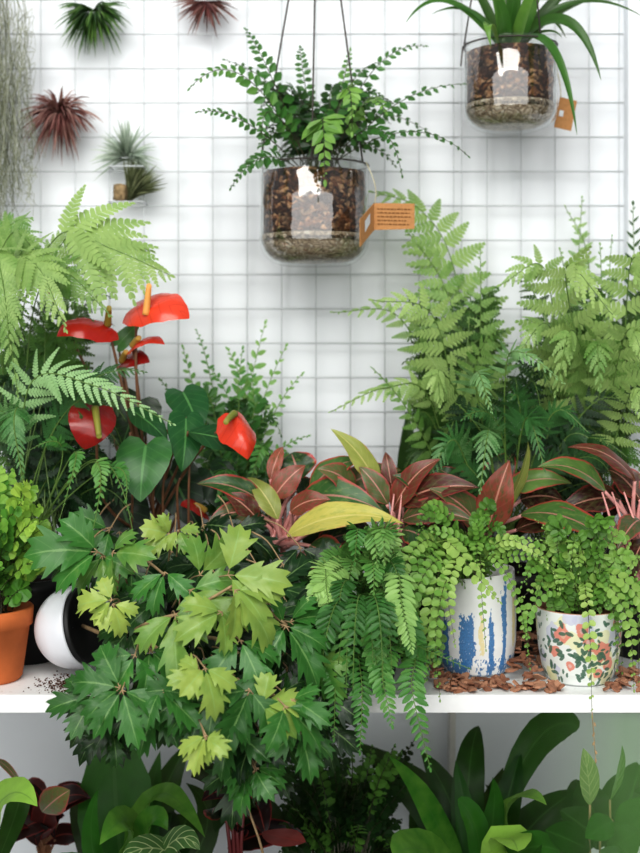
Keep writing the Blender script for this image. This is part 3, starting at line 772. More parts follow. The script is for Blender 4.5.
for i in range(34):
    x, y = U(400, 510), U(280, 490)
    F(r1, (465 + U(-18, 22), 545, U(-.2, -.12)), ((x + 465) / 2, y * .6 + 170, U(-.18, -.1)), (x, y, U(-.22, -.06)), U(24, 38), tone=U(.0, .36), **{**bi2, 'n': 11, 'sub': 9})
# darker front fern
r3 = plant('shield_fern', 'dark green feathery fern drooping over the bronze leaved plants', 'fern', 510, -.25, .05, .10)
cool2 = {**cool, 'n': 16, 'bare': .35}
for v, t, W, tn, ex in [((478, 400, -.30), (492, 412, -.38), 28, .7, [(478, 372, -.34)]), ((505, 380, -.29), (564, 383, -.36), 22, .72, [(520, 352, -.32)]), ((490, 450, -.3), (480, 492, -.36), 34, .62, [(488, 432, -.33)]),
                    ((470, 470, -.28), (428, 478, -.32), 34, .5, [(452, 440, -.3)]), ((520, 440, -.29), (545, 470, -.34), 32, .4, [(530, 420, -.31)]), ((540, 440, -.28), (588, 432, -.32), 26, .35, [(560, 410, -.3)]),
                    ((500, 430, -.28), (462, 420, -.32), 30, .45, None), ((520, 420, -.28), (510, 400, -.3), 32, .3, None), ((540, 470, -.28), (600, 470, -.3), 28, .2, None), ((480, 480, -.28), (440, 450, -.28), 26, .3, None)]:
    F(r3, (508, 545, -.25), v, t, W, tone=tn, extra=[P(*q) for q in ex] if ex else None, **cool2)
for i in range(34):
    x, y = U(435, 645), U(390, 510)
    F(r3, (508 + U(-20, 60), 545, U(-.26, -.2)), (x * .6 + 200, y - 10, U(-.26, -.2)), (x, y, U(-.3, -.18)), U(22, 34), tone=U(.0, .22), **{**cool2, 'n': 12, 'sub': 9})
r2 = plant('broad_fern', 'broad bright green fern at the end of the shelf with triangular fronds', 'fern', 585, -.18, .06, .12)
b2 = (585, 545, -.18)
for v, t, W, tn, ex in [((585, 400, -.22), (613, 315, -.33), 62, .92, [(566, 268, -.3)]), ((560, 400, -.2), (500, 285, -.24), 52, .75, [(545, 270, -.22)]), ((620, 380, -.22), (660, 300, -.3), 56, .8, [(632, 260, -.26)]),
                        ((570, 400, -.2), (520, 350, -.26), 44, .7, [(548, 325, -.24)]), ((590, 400, -.22), (555, 395, -.3), 44, .65, [(572, 330, -.28)]), ((610, 400, -.24), (645, 360, -.32), 40, .75, [(628, 330, -.29)]),
                        ((615, 440, -.24), (642, 420, -.32), 34, .8, [(634, 388, -.3)]), ((580, 380, -.14), (560, 250, -.12), 40, .55, None), ((600, 380, -.16), (600, 245, -.14), 40, .5, None), ((590, 410, -.22), (600, 390, -.3), 42, .55, [(596, 340, -.27)]),
                        ((580, 400, -.1), (582, 198, -.035), 34, .6, [(578, 280, -.05)]), ((590, 400, -.1), (565, 206, -.035), 20, .65, [(588, 260, -.05)]), ((600, 400, -.12), (612, 236, -.06), 26, .45, None)]:
    F(r2, b2, v, t, W * 1.05, tone=tn + .08, extra=[P(*q) for q in ex] if ex else None, **{**bi2, 'n': 13})
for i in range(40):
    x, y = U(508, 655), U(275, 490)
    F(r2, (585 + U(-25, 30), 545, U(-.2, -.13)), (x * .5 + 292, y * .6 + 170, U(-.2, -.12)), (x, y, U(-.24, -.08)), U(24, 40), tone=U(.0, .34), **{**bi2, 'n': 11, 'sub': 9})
sp = plant('sword_fern', 'narrow dark fern standing against the white trim board', 'fern', 655, -.08, .05, .12)
for v, t in [((640, 380, -.08), (633, 205, -.06)), ((650, 380, -.09), (655, 190, -.06)), ((645, 400, -.1), (640, 250, -.08))]:
    F(sp, (655, 545, -.08), v, t, 20, tone=.2, n=20, mat=M['fern_dark'], stem=M['green_stem'], shape='lance', lw=.5, bare=.3, droop=.0)
# single dark blade
db = plant('snake_plant', 'single dark upright blade leaf standing against the wire grid', 'plant', 408, -.06, .045, .12)
leaf(db, P(408, 560, -.06), P(409, 490, -.06), P(407, 413, -.05), S(15, -.06), 'lance', M['under'], .28, CAMDIR.copy(), fold=.3, cup=0)

# ---- bronze and red leaved plants
def agl(root, items, base, stemmat=None):
    for (b, t, W, mt, tone, *r) in items:
        a, c = P(*b), P(*t); N = r[0] if r and r[0] else V((U(-.25, .25), -.8, .55)).normalized()
        vi = a.lerp(c, .5) + N * (.10 * (c - a).length) + UP * (.06 * (c - a).length)
        c = a + (c - a) * 1.12
        leaf(root, a, vi, c, S(W * 1.05, b[2]), 'agl', M[mt], tone, N, fold=U(.2, .5), cup=U(-.3, -.1), wave=.07, name='leaf', tipcurl=U(.15, .5))
        q = base + V((U(-.012, .012), U(-.01, .01), 0))
        mid = q.lerp(a, .55) + V((U(-.006, .006), 0, .004))
        stalk(root, [q, mid, a + (c - a) * .02], .0034, .0022, M['pink_stem'], 'leaf_stalk')
N1 = V((0, -.85, .5)).normalized()
g1 = plant('chinese_evergreen', 'pink stemmed plant with yellow and red edged leaves behind the grape ivy', 'plant', 275, -.27, .05, .09)
agl(g1, [((262, 502, -.29), (203, 484, -.30), 13, 'agl_green', .35), ((262, 515, -.29), (213, 520, -.32), 15, 'agl_olive', .25), ((258, 520, -.30), (229, 496, -.31), 12, 'agl_red', .3),
         ((272, 500, -.29), (302, 468, -.29), 13, 'agl_red', .7), ((290, 512, -.3), (326, 500, -.32), 13, 'agl_red', .65), ((300, 500, -.28), (375, 508, -.32), 20, 'agl_green', .5, N1),
         ((286, 537, -.32), (392, 522, -.35), 17, 'agl_lime', .75, V((.1, -.7, .7)).normalized()), ((310, 490, -.28), (356, 460, -.27), 14, 'agl_green', .6), ((355, 490, -.28), (322, 470, -.3), 15, 'agl_olive', .5),
         ((378, 490, -.28), (336, 434, -.28), 13, 'agl_lime', .3, V((.4, -.85, .35)).normalized()), ((270, 480, -.27), (282, 448, -.25), 8, 'agl_red', .9), ((300, 480, -.26), (292, 455, -.24), 22, 'agl_green', .2),
         ((330, 500, -.26), (395, 470, -.26), 16, 'agl_olive', .45), ((278, 520, -.30), (250, 480, -.28), 12, 'agl_lime', .2), ((310, 545, -.32), (345, 580, -.34), 20, 'agl_green', .25)], P(276, 548, -.28))
g2 = plant('chinese_evergreen', 'bronze red leaved plant standing behind the blue striped pot', 'plant', 470, -.24, .055, .09)
agl(g2, [((488, 532, -.31), (507, 468, -.33), 20, 'agl_red', .72, V((-.15, -.95, .2)).normalized()), ((484, 535, -.31), (436, 492, -.34), 18, 'agl_olive', .4), ((500, 520, -.30), (528, 450, -.31), 9, 'agl_lime', .25, V((.7, -.6, .3)).normalized()),
         ((520, 515, -.31), (614, 548, -.38), 20, 'agl_green', .6, V((.1, -.65, .75)).normalized()), ((515, 530, -.30), (600, 530, -.36), 15, 'agl_red', .15), ((505, 490, -.28), (566, 482, -.3), 13, 'agl_green', .75),
         ((455, 520, -.29), (400, 478, -.31), 16, 'agl_green', .3), ((520, 500, -.27), (560, 500, -.28), 18, 'agl_red', .05), ((470, 500, -.27), (440, 470, -.26), 14, 'agl_green', .45),
         ((490, 490, -.26), (512, 456, -.25), 16, 'agl_green', .05), ((470, 540, -.3), (420, 540, -.34), 18, 'agl_olive', .2)], P(478, 548, -.27))
g4 = plant('chinese_evergreen', 'red and pink leaved plant between the yellow leaf and the bronze plant', 'plant', 400, -.26, .05, .09)
agl(g4, [((392, 512, -.30), (434, 462, -.32), 14, 'agl_red', .55), ((398, 505, -.3), (470, 488, -.34), 17, 'agl_red', .25, N1), ((388, 505, -.3), (362, 470, -.3), 12, 'agl_olive', .45), ((402, 520, -.31), (468, 520, -.36), 15, 'agl_olive', .3, N1),
         ((392, 490, -.28), (386, 455, -.27), 8, 'agl_red', .4), ((396, 500, -.29), (440, 478, -.32), 14, 'agl_green', .5), ((390, 520, -.3), (345, 500, -.31), 14, 'agl_green', .15), ((402, 530, -.32), (440, 552, -.36), 14, 'agl_green', .3)], P(395, 552, -.28))
for q in ((388, 560, -.34), (396, 556, -.34)):
    stalk(g4, [P(q[0], 575, -.32), P(q[0] + 2, 530, -.32), P(q[0] + 6, 494, -.31)], .0034, .0010, M['pink_stem'], 'stem')
g3 = plant('chinese_evergreen', 'green and crimson edged plant with pink stems above the floral pot', 'plant', 645, -.27, .05, .09)
agl(g3, [((606, 492, -.31), (546, 466, -.34), 14, 'agl_green', .65, V((-.1, -.7, .7)).normalized()), ((636, 482, -.31), (576, 448, -.33), 12, 'agl_red', .45, V((.1, -.6, .75)).normalized()), ((640, 520, -.32), (620, 545, -.36), 14, 'agl_olive', .3), ((640, 500, -.3), (690, 470, -.3), 18, 'agl_green', .5), ((645, 540, -.33), (625, 590, -.38), 12, 'agl_red', .1), ((620, 500, -.29), (560, 512, -.3), 16, 'agl_red', .08), ((640, 500, -.3), (610, 470, -.28), 16, 'agl_red', .2)], P(645, 560, -.29))
for q in (612, 622, 634):
    stalk(g3, [P(645, 575, -.31), P(q + 8, 545, -.33), P(q - 10, 492, -.32)], .0034, .0010, M['pink_stem'], 'stem')

# ------------------------------------------------------------------ front row
for root, cx_, Yb in ((g1, 290, -.25), (g4, 385, -.24), (g2, 490, -.23), (g3, 620, -.25)):
    for i in range(9):
        x, y = cx_ + U(-75, 75), U(478, 560); a = P(cx_ + (x - cx_) * .35, y + 12, Yb); c = P(x, y, Yb + U(-.05, .05))
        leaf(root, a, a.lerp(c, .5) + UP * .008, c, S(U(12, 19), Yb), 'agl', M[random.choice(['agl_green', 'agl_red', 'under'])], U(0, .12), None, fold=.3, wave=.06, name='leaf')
        b_ = V((root.location.x + U(-.01, .01), root.location.y, SHELF_Z + .085)); stalk(root, [b_, b_.lerp(a, .5) + UP * .01, a], .0026, .0018, M['pink_stem'], 'leaf_stalk', 8)
def on_shelf(px, py):
    """where the sight line meets the shelf top"""
    D = FPX * (CAMZ - SHELF_Z) / (py - HZ); return V(((px - 320) / FPX * D, CAMY + D, SHELF_Z))
# terracotta
tc = thing('terracotta_pot_plant', 'terracotta pot of small lobed bright green leaves at the shelf end', 'potted plant', V((P(-10, 0, -.385).x, -.385, SHELF_Z)))
cx = V((P(-10, 0, -.385).x, -.385, SHELF_Z + .0005))
rt = S(42, -.385); hh = S(72, -.385)
mb = MB(); mb.lathe([(0, 0), (rt * .70, 0), (rt * .76, .004), (rt * .93, hh * .75), (rt * 1.0, hh * .76), (rt * 1.02, hh * .98), (rt * .99, hh), (rt * .9, hh), (rt * .86, hh * .8), (.001, hh * .79)], M['terracotta'], 64, cx); mb.build('pot', tc)
mb = MB(); mb.lathe([(.0005, hh * .86), (rt * .86, hh * .83)], M['soil'], 32, cx); mb.build('soil', tc)
for i in range(100):
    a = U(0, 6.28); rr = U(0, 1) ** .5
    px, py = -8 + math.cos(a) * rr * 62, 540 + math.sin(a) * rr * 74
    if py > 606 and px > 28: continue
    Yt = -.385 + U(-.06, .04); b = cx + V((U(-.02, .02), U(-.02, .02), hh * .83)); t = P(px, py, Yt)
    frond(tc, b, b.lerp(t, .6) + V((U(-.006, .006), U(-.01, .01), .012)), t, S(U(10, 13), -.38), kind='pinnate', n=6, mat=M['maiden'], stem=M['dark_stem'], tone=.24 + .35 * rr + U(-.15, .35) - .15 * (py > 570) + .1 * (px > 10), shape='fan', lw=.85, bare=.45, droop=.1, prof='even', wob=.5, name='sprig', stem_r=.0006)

# white tilted pot with grape ivy
iv = thing('grape_ivy_pot', 'glossy grape ivy spilling over the shelf from a tilted white pot', 'potted plant', on_shelf(74, 668))
pc = P(76, 627, -.375)
ax_ = V((.92, -.30, .22)).normalized(); q = ax_.to_track_quat('Z', 'Y').to_matrix()
rw = S(41, -.375)
mb = MB(); prof = []
for i in range(15):
    a = -math.pi / 2 + i / 14 * math.pi * .56; prof.append((max(.0005, rw * math.cos(a)), rw * 1.0 * math.sin(a)))
re_, ze = prof[-1]
mb.lathe(prof + [(re_ * .97, ze + .002), (re_ * .92, ze)], M['white_glaze'], 64, pc, q); mb.build('pot', iv)
mb = MB(); mb.lathe([(re_ * .93, ze + .0005), (re_ * .95, ze + .007), (re_ * .88, ze + .007), (re_ * .80, ze - .012), (.0005, ze - .013)], M['black'], 48, pc, q); mb.build('inner_pot', iv)
zmin = min((q @ V((r * math.cos(k * .2), r * math.sin(k * .2), z)) + pc).z for r, z in prof for k in range(32))
print('white pot lowest vs shelf', zmin - SHELF_Z)
mouth = pc + ax_ * ze
def tri(node, ang, size, tone, Y, out='ivy', spread=56, scr=None, Wf=.36, parts=3, tilt=None):
    """three lobed leaflets from one point; ang: direction seen from the front, 0 = along +x, 90 = down"""
    p = P(node[0], node[1], Y); mb = MB(); L = S(size, Y)
    N = (CAMDIR * U(.45, .9) + UP * U(.25, .8) + V((U(-.55, .55), 0, 0))).normalized()
    for k, sc2 in ((0, 1.0), (-1, .84), (1, .84)):
        if parts == 1 and k: continue
        a = math.radians(ang + k * (spread + U(-8, 8)))
        d = V((math.cos(a), U(-.45, .1), -math.sin(a))).normalized()
        d = (d - N * d.dot(N) * .6).normalized()
        Lk = L * sc2 * U(.92, 1.18); b = p + d * (.10 * Lk); c = p + d * Lk * 1.05 - UP * (Lk * U(.04, .22)) 
        vi = b.lerp(c, .5) + N * (Lk * U(.05, .12))
        mb.tube([p, b], .0007, .0006, M['tan_stem'], .5, 5)
        leaf(None, b, vi, c, Lk * Wf * U(.92, 1.1), out, M['ivy'], tone + U(-.06, .06), (N + V((U(-.4, .4), 0, U(-.35, .35)))).normalized(), fold=U(.1, .5), cup=U(-.35, -.1), wave=.07, mb=mb, tipcurl=U(.1, .6))
    return p, mb
ends = []
def ivyleaf(node, ang, size, tone, Y, stem_to=None, **k):
    p, mb = tri(node, ang, size, tone, Y, **k)
    if stem_to is not None:
        s = P(*stem_to); mb.tube(cm([p, p.lerp(s, .5) + UP * .006 + V((0, .008, 0)), s], 8), .0008, .0011, M['tan_stem'], .5, 5)
    mb.build('leaf', iv)
hero = [((98, 552), 188, 70, .50, -.46), ((102, 556), 75, 44, .58, -.44), ((112, 553), 10, 50, .6, -.45), ((170, 535), 205, 34, .92, -.42), ((178, 530), 60, 28, .85, -.42), ((112, 600), 185, 38, 1.0, -.50), ((113, 604), 75, 34, .98, -.5),
        ((165, 572), 95, 46, .5, -.48), ((190, 590), 30, 60, .66, -.50), ((228, 575), -12, 74, .74, -.52), ((235, 590), 40, 60, .76, -.53), ((200, 575), -50, 54, .62, -.49), ((222, 612), 150, 54, .72, -.54), ((175, 614), 80, 60, .68, -.53),
        ((120, 688), 195, 64, .40, -.56), ((122, 690), 70, 56, .42, -.57), ((135, 655), 120, 46, .5, -.54), ((150, 650), 40, 50, .46, -.53), ((205, 668), 80, 44, .95, -.59), ((200, 672), 165, 36, .8, -.58), ((206, 735), 95, 40, 1.0, -.60), ((205, 738), 30, 30, .98, -.6),
        ((192, 690), 150, 56, .3, -.56), ((215, 695), 45, 62, .32, -.57), ((205, 700), 100, 58, .3, -.56), ((262, 705), -20, 52, .86, -.57), ((285, 706), 60, 54, .42, -.58), ((292, 700), 20, 46, .46, -.57), ((286, 626), 65, 62, .4, -.52), ((284, 626), 200, 44, .55, -.5), ((290, 622), -15, 52, .45, -.5),
        ((318, 660), 55, 44, .6, -.5), ((255, 770), 95, 46, .45, -.55), ((256, 768), 30, 40, .45, -.55), ((250, 765), 160, 36, .4, -.55), ((160, 700), 110, 50, .34, -.54), ((240, 640), 70, 58, .5, -.54), ((158, 600), 140, 46, .3, -.45), ((130, 630), 120, 48, .2, -.46), ((250, 690), 120, 60, .36, -.57), ((235, 730), 100, 52, .26, -.55), ((300, 730), 80, 46, .34, -.56), ((160, 690), 40, 50, .4, -.57)]
for (nd, ang, size, tone, Y) in hero:
    size *= .9; tone = tone * 1.1 - .10 if tone < .83 else tone * .86
    tt = (nd[0] + (150 - nd[0]) * .35 + U(-8, 8), nd[1] + (640 - nd[1]) * .35, Y + .06)
    ivyleaf(nd, ang, size, tone, Y, tt, out='ivy', Wf=.46 if tone > .72 else .37)
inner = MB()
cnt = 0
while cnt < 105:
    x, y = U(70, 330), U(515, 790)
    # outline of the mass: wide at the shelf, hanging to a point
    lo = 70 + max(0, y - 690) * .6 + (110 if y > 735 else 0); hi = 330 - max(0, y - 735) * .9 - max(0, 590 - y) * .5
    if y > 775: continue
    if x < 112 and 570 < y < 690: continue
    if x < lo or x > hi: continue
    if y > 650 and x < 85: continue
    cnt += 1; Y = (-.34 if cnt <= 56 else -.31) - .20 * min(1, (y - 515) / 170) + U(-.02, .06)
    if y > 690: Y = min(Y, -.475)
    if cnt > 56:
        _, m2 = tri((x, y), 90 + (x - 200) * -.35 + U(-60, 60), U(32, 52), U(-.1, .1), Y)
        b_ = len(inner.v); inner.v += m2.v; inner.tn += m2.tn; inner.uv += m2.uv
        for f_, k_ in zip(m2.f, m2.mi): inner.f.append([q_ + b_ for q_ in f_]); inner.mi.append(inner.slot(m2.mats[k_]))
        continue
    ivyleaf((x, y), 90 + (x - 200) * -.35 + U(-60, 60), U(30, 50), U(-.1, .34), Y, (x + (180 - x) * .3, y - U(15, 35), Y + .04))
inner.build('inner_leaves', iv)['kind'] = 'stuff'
mb = MB(); stv = [[(118, 640, -.43), (150, 622, -.49), (185, 612, -.51), (208, 600, -.51), (232, 586, -.52)], [(112, 636, -.42), (120, 570, -.42), (140, 558, -.43), (165, 575, -.45)], [(130, 640, -.42), (160, 650, -.5), (190, 690, -.55), (205, 740, -.58)],
       [(130, 640, -.42), (220, 640, -.5), (262, 700, -.55), (255, 765, -.54)], [(120, 640, -.42), (110, 660, -.5), (120, 690, -.55)], [(200, 600, -.5), (250, 600, -.5), (287, 625, -.5)], [(262, 700, -.55), (285, 705, -.56), (320, 712, -.57)]]
for s in stv:
    stalk(iv, [P(*q_) for q_ in s], .0022, .0014, M['tan_stem'], 'vine')
stalk(iv, [mouth, P(118, 640, -.43), P(130, 640, -.42)], .0024, .0022, M['tan_stem'], 'vine')

# ---- boston fern over the edge
bf = plant('boston_fern', 'leafy fern hanging over the shelf edge between ivy and striped pot', 'fern', 365, -.37, .045, .075)
kb = dict(mat=M['boston'], stem=M['green_stem'], shape='oval', lw=.40, n=24, bare=.2, droop=.06, prof='lance', stem_r=.0008, ang=70)
bb = (365, 618, -.38)
for v, t, W, tn, ex in [((340, 640, -.46), (334, 738, -.53), 15, .52, [(336, 670, -.51)]), ((358, 645, -.47), (360, 752, -.535), 14, .46, [(362, 690, -.525)]), ((392, 640, -.48), (392, 725, -.56), 17, .55, [(382, 670, -.54)]), ((412, 650, -.48), (430, 768, -.55), 17, .52, [(412, 690, -.54)]),
                        ((370, 610, -.46), (378, 690, -.54), 17, .62, [(374, 640, -.52)]), ((330, 570, -.44), (330, 612, -.5), 20, .95, [(326, 582, -.48)]), ((350, 570, -.42), (310, 600, -.5), 18, .9, [(328, 576, -.47)]), ((395, 570, -.46), (412, 650, -.54), 18, .86, [(402, 606, -.52)]),
                        ((345, 560, -.4), (318, 575, -.44), 16, .6, None), ((375, 565, -.4), (372, 548, -.42), 18, .55, None), ((352, 560, -.4), (345, 540, -.42), 14, .6, None), ((390, 590, -.44), (420, 670, -.5), 18, .45, [(412, 630, -.49)]), ((340, 600, -.44), (322, 680, -.5), 15, .4, [(326, 640, -.49)])]:
    F(bf, bb, v, t, W, tone=tn, extra=[P(*q_) for q_ in ex] if ex else None, **kb)
for i in range(46):
    a = U(0, 6.28); rr = U(.2, 1) ** .5; x, y = 366 + 56 * rr * math.cos(a), 625 + 72 * rr * math.sin(a); Y = -.40 - .09 * U(0, 1) - (.05 if y > 660 else 0)
    F(bf, (365 + U(-12, 12), 618, -.38), (x * .6 + 146, min(600, y - 30), Y + .01), (x, y, Y - .02), U(13, 19), tone=U(.2, .68) + .2 * (y < 590), **{**kb, 'n': 17})
F(bf, bb, (405, 640, -.48), (468, 668, -.53), 11, tone=.2, **{**kb, 'n': 18, 'shape': 'lance'})

# ---- painted pots
def painted_pot(root, c, prof, fn, inner, tiltz=0, seg=400, rows=200):
    """outer wall with the hand-painted pattern stored per vertex"""
    zs = [p[1] for p in prof]; H = zs[-1]
    vs, fs, cols = [], [], []
    for i in range(rows + 1):
        z = H * i / rows
        r = np.interp(z, zs, [p[0] for p in prof])
        for k in range(seg):
            a = 2 * math.pi * k / seg
            zz = z + tiltz * (z / H) * math.cos(a) * r
            vs.append(c + V((r * math.cos(a), r * math.sin(a), zz))); cols.append(fn(math.degrees(a) % 360, i / rows))
    for i in range(rows):
        for k in range(seg):
            fs.append([i * seg + k, i * seg + (k + 1) % seg, (i + 1) * seg + (k + 1) % seg, (i + 1) * seg + k])
    mb = MB(); mb.add(vs, fs, M['painted'])
    b = len(mb.v); r = prof[-1][0]
    rim = []
    for rr, dz in ((r * .99, .0012), (r * .93, .0012), (r * .90, -.004), (r * .86, -H * .25)):
        for k in range(seg):
            a = 2 * math.pi * k / seg; rim.append(c + V((rr * math.cos(a), rr * math.sin(a), H + dz + tiltz * math.cos(a) * rr)))
    idx0 = rows * seg
    mb.add(rim, [], M['painted']); ring = [idx0] + [b + j * seg for j in range(4)]
    for j in range(4):
        for k in range(seg): mb.f.append([ring[j] + k, ring[j] + (k + 1) % seg, ring[j + 1] + (k + 1) % seg, ring[j + 1] + k]); mb.mi.append(0)
    cols += [inner] * len(rim)
    mb.add([c + V((prof[0][0] * math.cos(k / 32 * 6.2832), prof[0][0] * math.sin(k / 32 * 6.2832), 0)) for k in range(32)], [list(range(32))[::-1]], M['painted'])
    cols += [cols[0]] * 32
    o = mb.build('pot', root)
    at = o.data.attributes.new('paint', 'FLOAT_COLOR', 'POINT'); at.data.foreach_set('color', np.array(cols, dtype=np.float32).ravel())
    return o
def mixc(a, b, f): f = max(0, min(1, f)); return tuple(a[i] + (b[i] - a[i]) * f for i in range(3)) + (1,)
WHT, BLU, YEL = lin('f3f4f4'), lin('2f84c2'), lin('ecd98c')
DBL = lin('1c5896')
# (centre angle, half width, bottom, top, colour); 270 faces the viewer, larger angles lie towards +x
strokes = [(214, 7, .12, .55, BLU), (250, 10, .10, .66, BLU), (270, 3.5, .25, .62, YEL), (285, 3.5, .16, .66, BLU), (306, 4.5, .08, .88, BLU), (330, 6, .30, .8, YEL), (190, 7, .1, .6, BLU), (165, 5, .3, .7, YEL), (140, 8, .1, .7, BLU), (110, 6, .2, .8, BLU), (85, 7, .3, .7, YEL), (60, 8, .1, .75, BLU), (30, 6, .2, .7, BLU), (355, 6, .1, .5, BLU)]
def blue_paint(a, v):
    n1 = mnoise.noise(V((a * .11, v * 5, 1))); n2 = mnoise.noise(V((a * .45, v * 26, 5))); n3 = mnoise.noise(V((a * .9, v * 60, 9)))
    col = WHT
    for (c, hw, z0, z1, cc) in strokes:
        d = abs(a - c - n1 * 4); w = hw * (1 + n2 * .45)
        if d < w and z0 + n2 * .08 < v < z1 + n1 * .15 + n2 * .1:
            f = 1.0 if n3 * .8 + n2 * .5 > -.52 else .35
            col = mixc(col, cc if cc is YEL else mixc(BLU, DBL, n3 + .3), f * (.75 if cc is YEL else .95))
    if v < .20 and n2 + n1 * .8 > -.12 + abs(v - .12) * 2.6: col = mixc(col, mixc(BLU, DBL, n3 + .4), .95)
    return col
bpy_ = P(476, 0, -.345); bY = -.345
bp = thing('striped_pot_fern', 'white pot with brushed blue stripes holding a trailing button fern', 'potted plant', V((bpy_.x, bY, SHELF_Z)))
rB, hB = S(40, bY), S(97, bY)
cB = V((bpy_.x, bY, SHELF_Z + .0005))
painted_pot(bp, cB, [(rB * .70, 0), (rB * .84, hB * .03), (rB * .93, hB * .12), (rB * .99, hB * .3), (rB, hB * .5), (rB * .985, hB * .8), (rB * .95, hB)], blue_paint, WHT, tiltz=.10)
mb = MB(); mb.lathe([(.0005, hB * .85), (rB * .86, hB * .84)], M['soil'], 32, cB); mb.build('soil', bp)
CRL, LEA, LAV, LYE, PAL = lin('de8a76'), lin('35664c'), lin('c6c8dc'), lin('e4e2b0'), lin('e6eae6')
rs = random.Random(5)
blobs = []
for i in range(60): blobs.append((rs.uniform(0, 360), rs.uniform(.1, .95), rs.uniform(8, 14), 'l' if i % 2 == 0 else 'y'))
for a_, v_, s_ in [(236, .74, 11), (262, .80, 10), (272, .62, 11), (292, .50, 13), (303, .32, 9), (287, .2, 7), (315, .86, 8), (246, .3, 6), (222, .5, 8), (330, .6, 10)]: blobs.append((a_, v_, s_, 'c'))
for i in range(12): blobs.append((rs.uniform(335, 575) % 360, rs.uniform(.15, .9), rs.uniform(8, 12), 'c'))
leavesP = [(rs.uniform(0, 360), rs.uniform(.05, .95), rs.uniform(3.2, 6), rs.uniform(0, 3.14)) for i in range(300)]
def floral_paint(a, v):
    n1 = mnoise.noise(V((a * .12, v * 8, 3))); col = PAL
    def dd(c): return (a - c + 180) % 360 - 180
    for (c, z, s_, k) in blobs:
        x, y = dd(c), (v - z) * 95; r = math.hypot(x, y) + n1 * 5
        if r < s_:
            if k == 'c': col = mixc(col, CRL, .95 if r > s_ * .25 else .6)
            else: col = mixc(col, LAV if k == 'l' else LYE, .75)
    for (c, z, s_, an_) in leavesP:
        x, y = dd(c), (v - z) * 95
        if abs(x) > 8 or abs(y) > 8: continue
        X = x * math.cos(an_) + y * math.sin(an_); Y2 = -x * math.sin(an_) + y * math.cos(an_)
        if (X / s_) ** 2 + (Y2 / (s_ * .48)) ** 2 < 1: col = mixc(col, LEA, .92)
    return col
fY = -.385; fx = P(579, 0, fY).x
fp = thing('floral_pot_fern', 'floral painted pot with coral blooms holding a trailing button fern', 'potted plant', V((fx, fY, SHELF_Z)))
rF, hF = S(43.5, fY), S(72, fY); cF = V((fx, fY, SHELF_Z + .0005))
painted_pot(fp, cF, [(rF * .66, 0), (rF * .74, hF * .03), (rF * .84, hF * .16), (rF * .92, hF * .4), (rF * .97, hF * .7), (rF, hF)], floral_paint, lin('a8704c'))
mb = MB(); mb.lathe([(.0005, hF * .85), (rF * .86, hF * .84)], M['soil'], 32, cF); mb.build('soil', fp)

bt = dict(mat=M['button'], stem=M['dark_stem'], shape='round', lw=.74, bare=.10, droop=.06, prof='even', ang=72, stem_r=.0005)
def BT(root, b, v, t, W, tone, n, ex=None, **k):
    return F(root, b, v, t, W * .86, tone=tone, n=int(n * 1.15), extra=[P(*q_) for q_ in ex] if ex else None, **{**bt, **k})
b5 = (474, 592, -.35)
for v, t, W, tn, n, ex in [((440, 548, -.40), (408, 690, -.47), 12, .6, 20, [(412, 600, -.45)]), ((430, 540, -.40), (388, 640, -.46), 11, .7, 18, [(398, 580, -.44)]), ((450, 550, -.41), (425, 680, -.48), 12, .72, 18, [(430, 610, -.47)]), ((430, 545, -.4), (378, 590, -.44), 10, .65, 14, None),
                           ((445, 545, -.40), (500, 602, -.46), 13, .85, 13, [(455, 548, -.42), (480, 580, -.45)]), ((460, 560, -.42), (455, 645, -.48), 11, .8, 14, [(448, 590, -.46)]), ((480, 560, -.42), (486, 650, -.47), 6, .75, 14, [(482, 600, -.46)]), ((490, 555, -.41), (530, 668, -.44), 8, .62, 18, [(518, 600, -.43)]),
                           ((495, 545, -.40), (556, 575, -.43), 9, .95, 13, [(525, 545, -.42)]), ((465, 545, -.40), (420, 530, -.40), 10, .55, 12, None), ((480, 540, -.4), (470, 520, -.40), 9, .5, 10, None), ((495, 550, -.4), (540, 540, -.42), 10, .7, 12, None), ((500, 560, -.4), (546, 560, -.44), 9, .6, 12, None),
                           ((440, 560, -.43), (398, 660, -.49), 11, .55, 16, [(412, 600, -.47)]), ((450, 575, -.44), (440, 700, -.50), 10, .6, 16, [(436, 630, -.49)])]:
    BT(bp, b5, v, t, W, tn, n, ex)
for i in range(34):
    x, y = U(385, 520), U(530, 610)
    if x > 450 and y > 585: y -= 30
    BT(bp, (470 + U(-14, 14), 592, -.35 + U(-.02, .02)), (x * .6 + 188, y - 22, -.38), (x, y, U(-.44, -.36)), U(8, 12), U(.2, .7), 11)
for i in range(14):
    x, y = U(378, 436), U(590, 680)
    BT(bp, (455 + U(-10, 10), 590, -.36), (x * .7 + 128, 556, -.42), (x, y, U(-.47, -.44)), U(8, 11), U(.3, .75), 14, [(x + 4, y * .5 + 295, -.44)])
b6 = (579, 622, -.39)
for v, t, W, tn, n, ex in [((585, 590, -.42), (592, 716, -.475), 9, .9, 14, [(590, 640, -.46)]), ((600, 580, -.42), (634, 690, -.46), 11, .7, 16, [(628, 620, -.45)]), ((605, 575, -.42), (655, 660, -.45), 12, .72, 14, [(640, 600, -.44)]), ((560, 580, -.41), (520, 600, -.43), 11, .7, 11, None),
                           ((555, 590, -.42), (528, 650, -.44), 9, .55, 12, [(530, 610, -.43)]), ((600, 590, -.4), (628, 640, -.44), 11, .6, 12, None), ((575, 570, -.4), (560, 545, -.41), 10, .65, 10, None), ((590, 565, -.4), (600, 540, -.4), 10, .55, 10, None), ((605, 570, -.4), (650, 560, -.4), 11, .65, 12, None), ((565, 560, -.4), (536, 520, -.38), 8, .7, 11, None)]:
    BT(fp, b6, v, t, W, tn, n, ex)
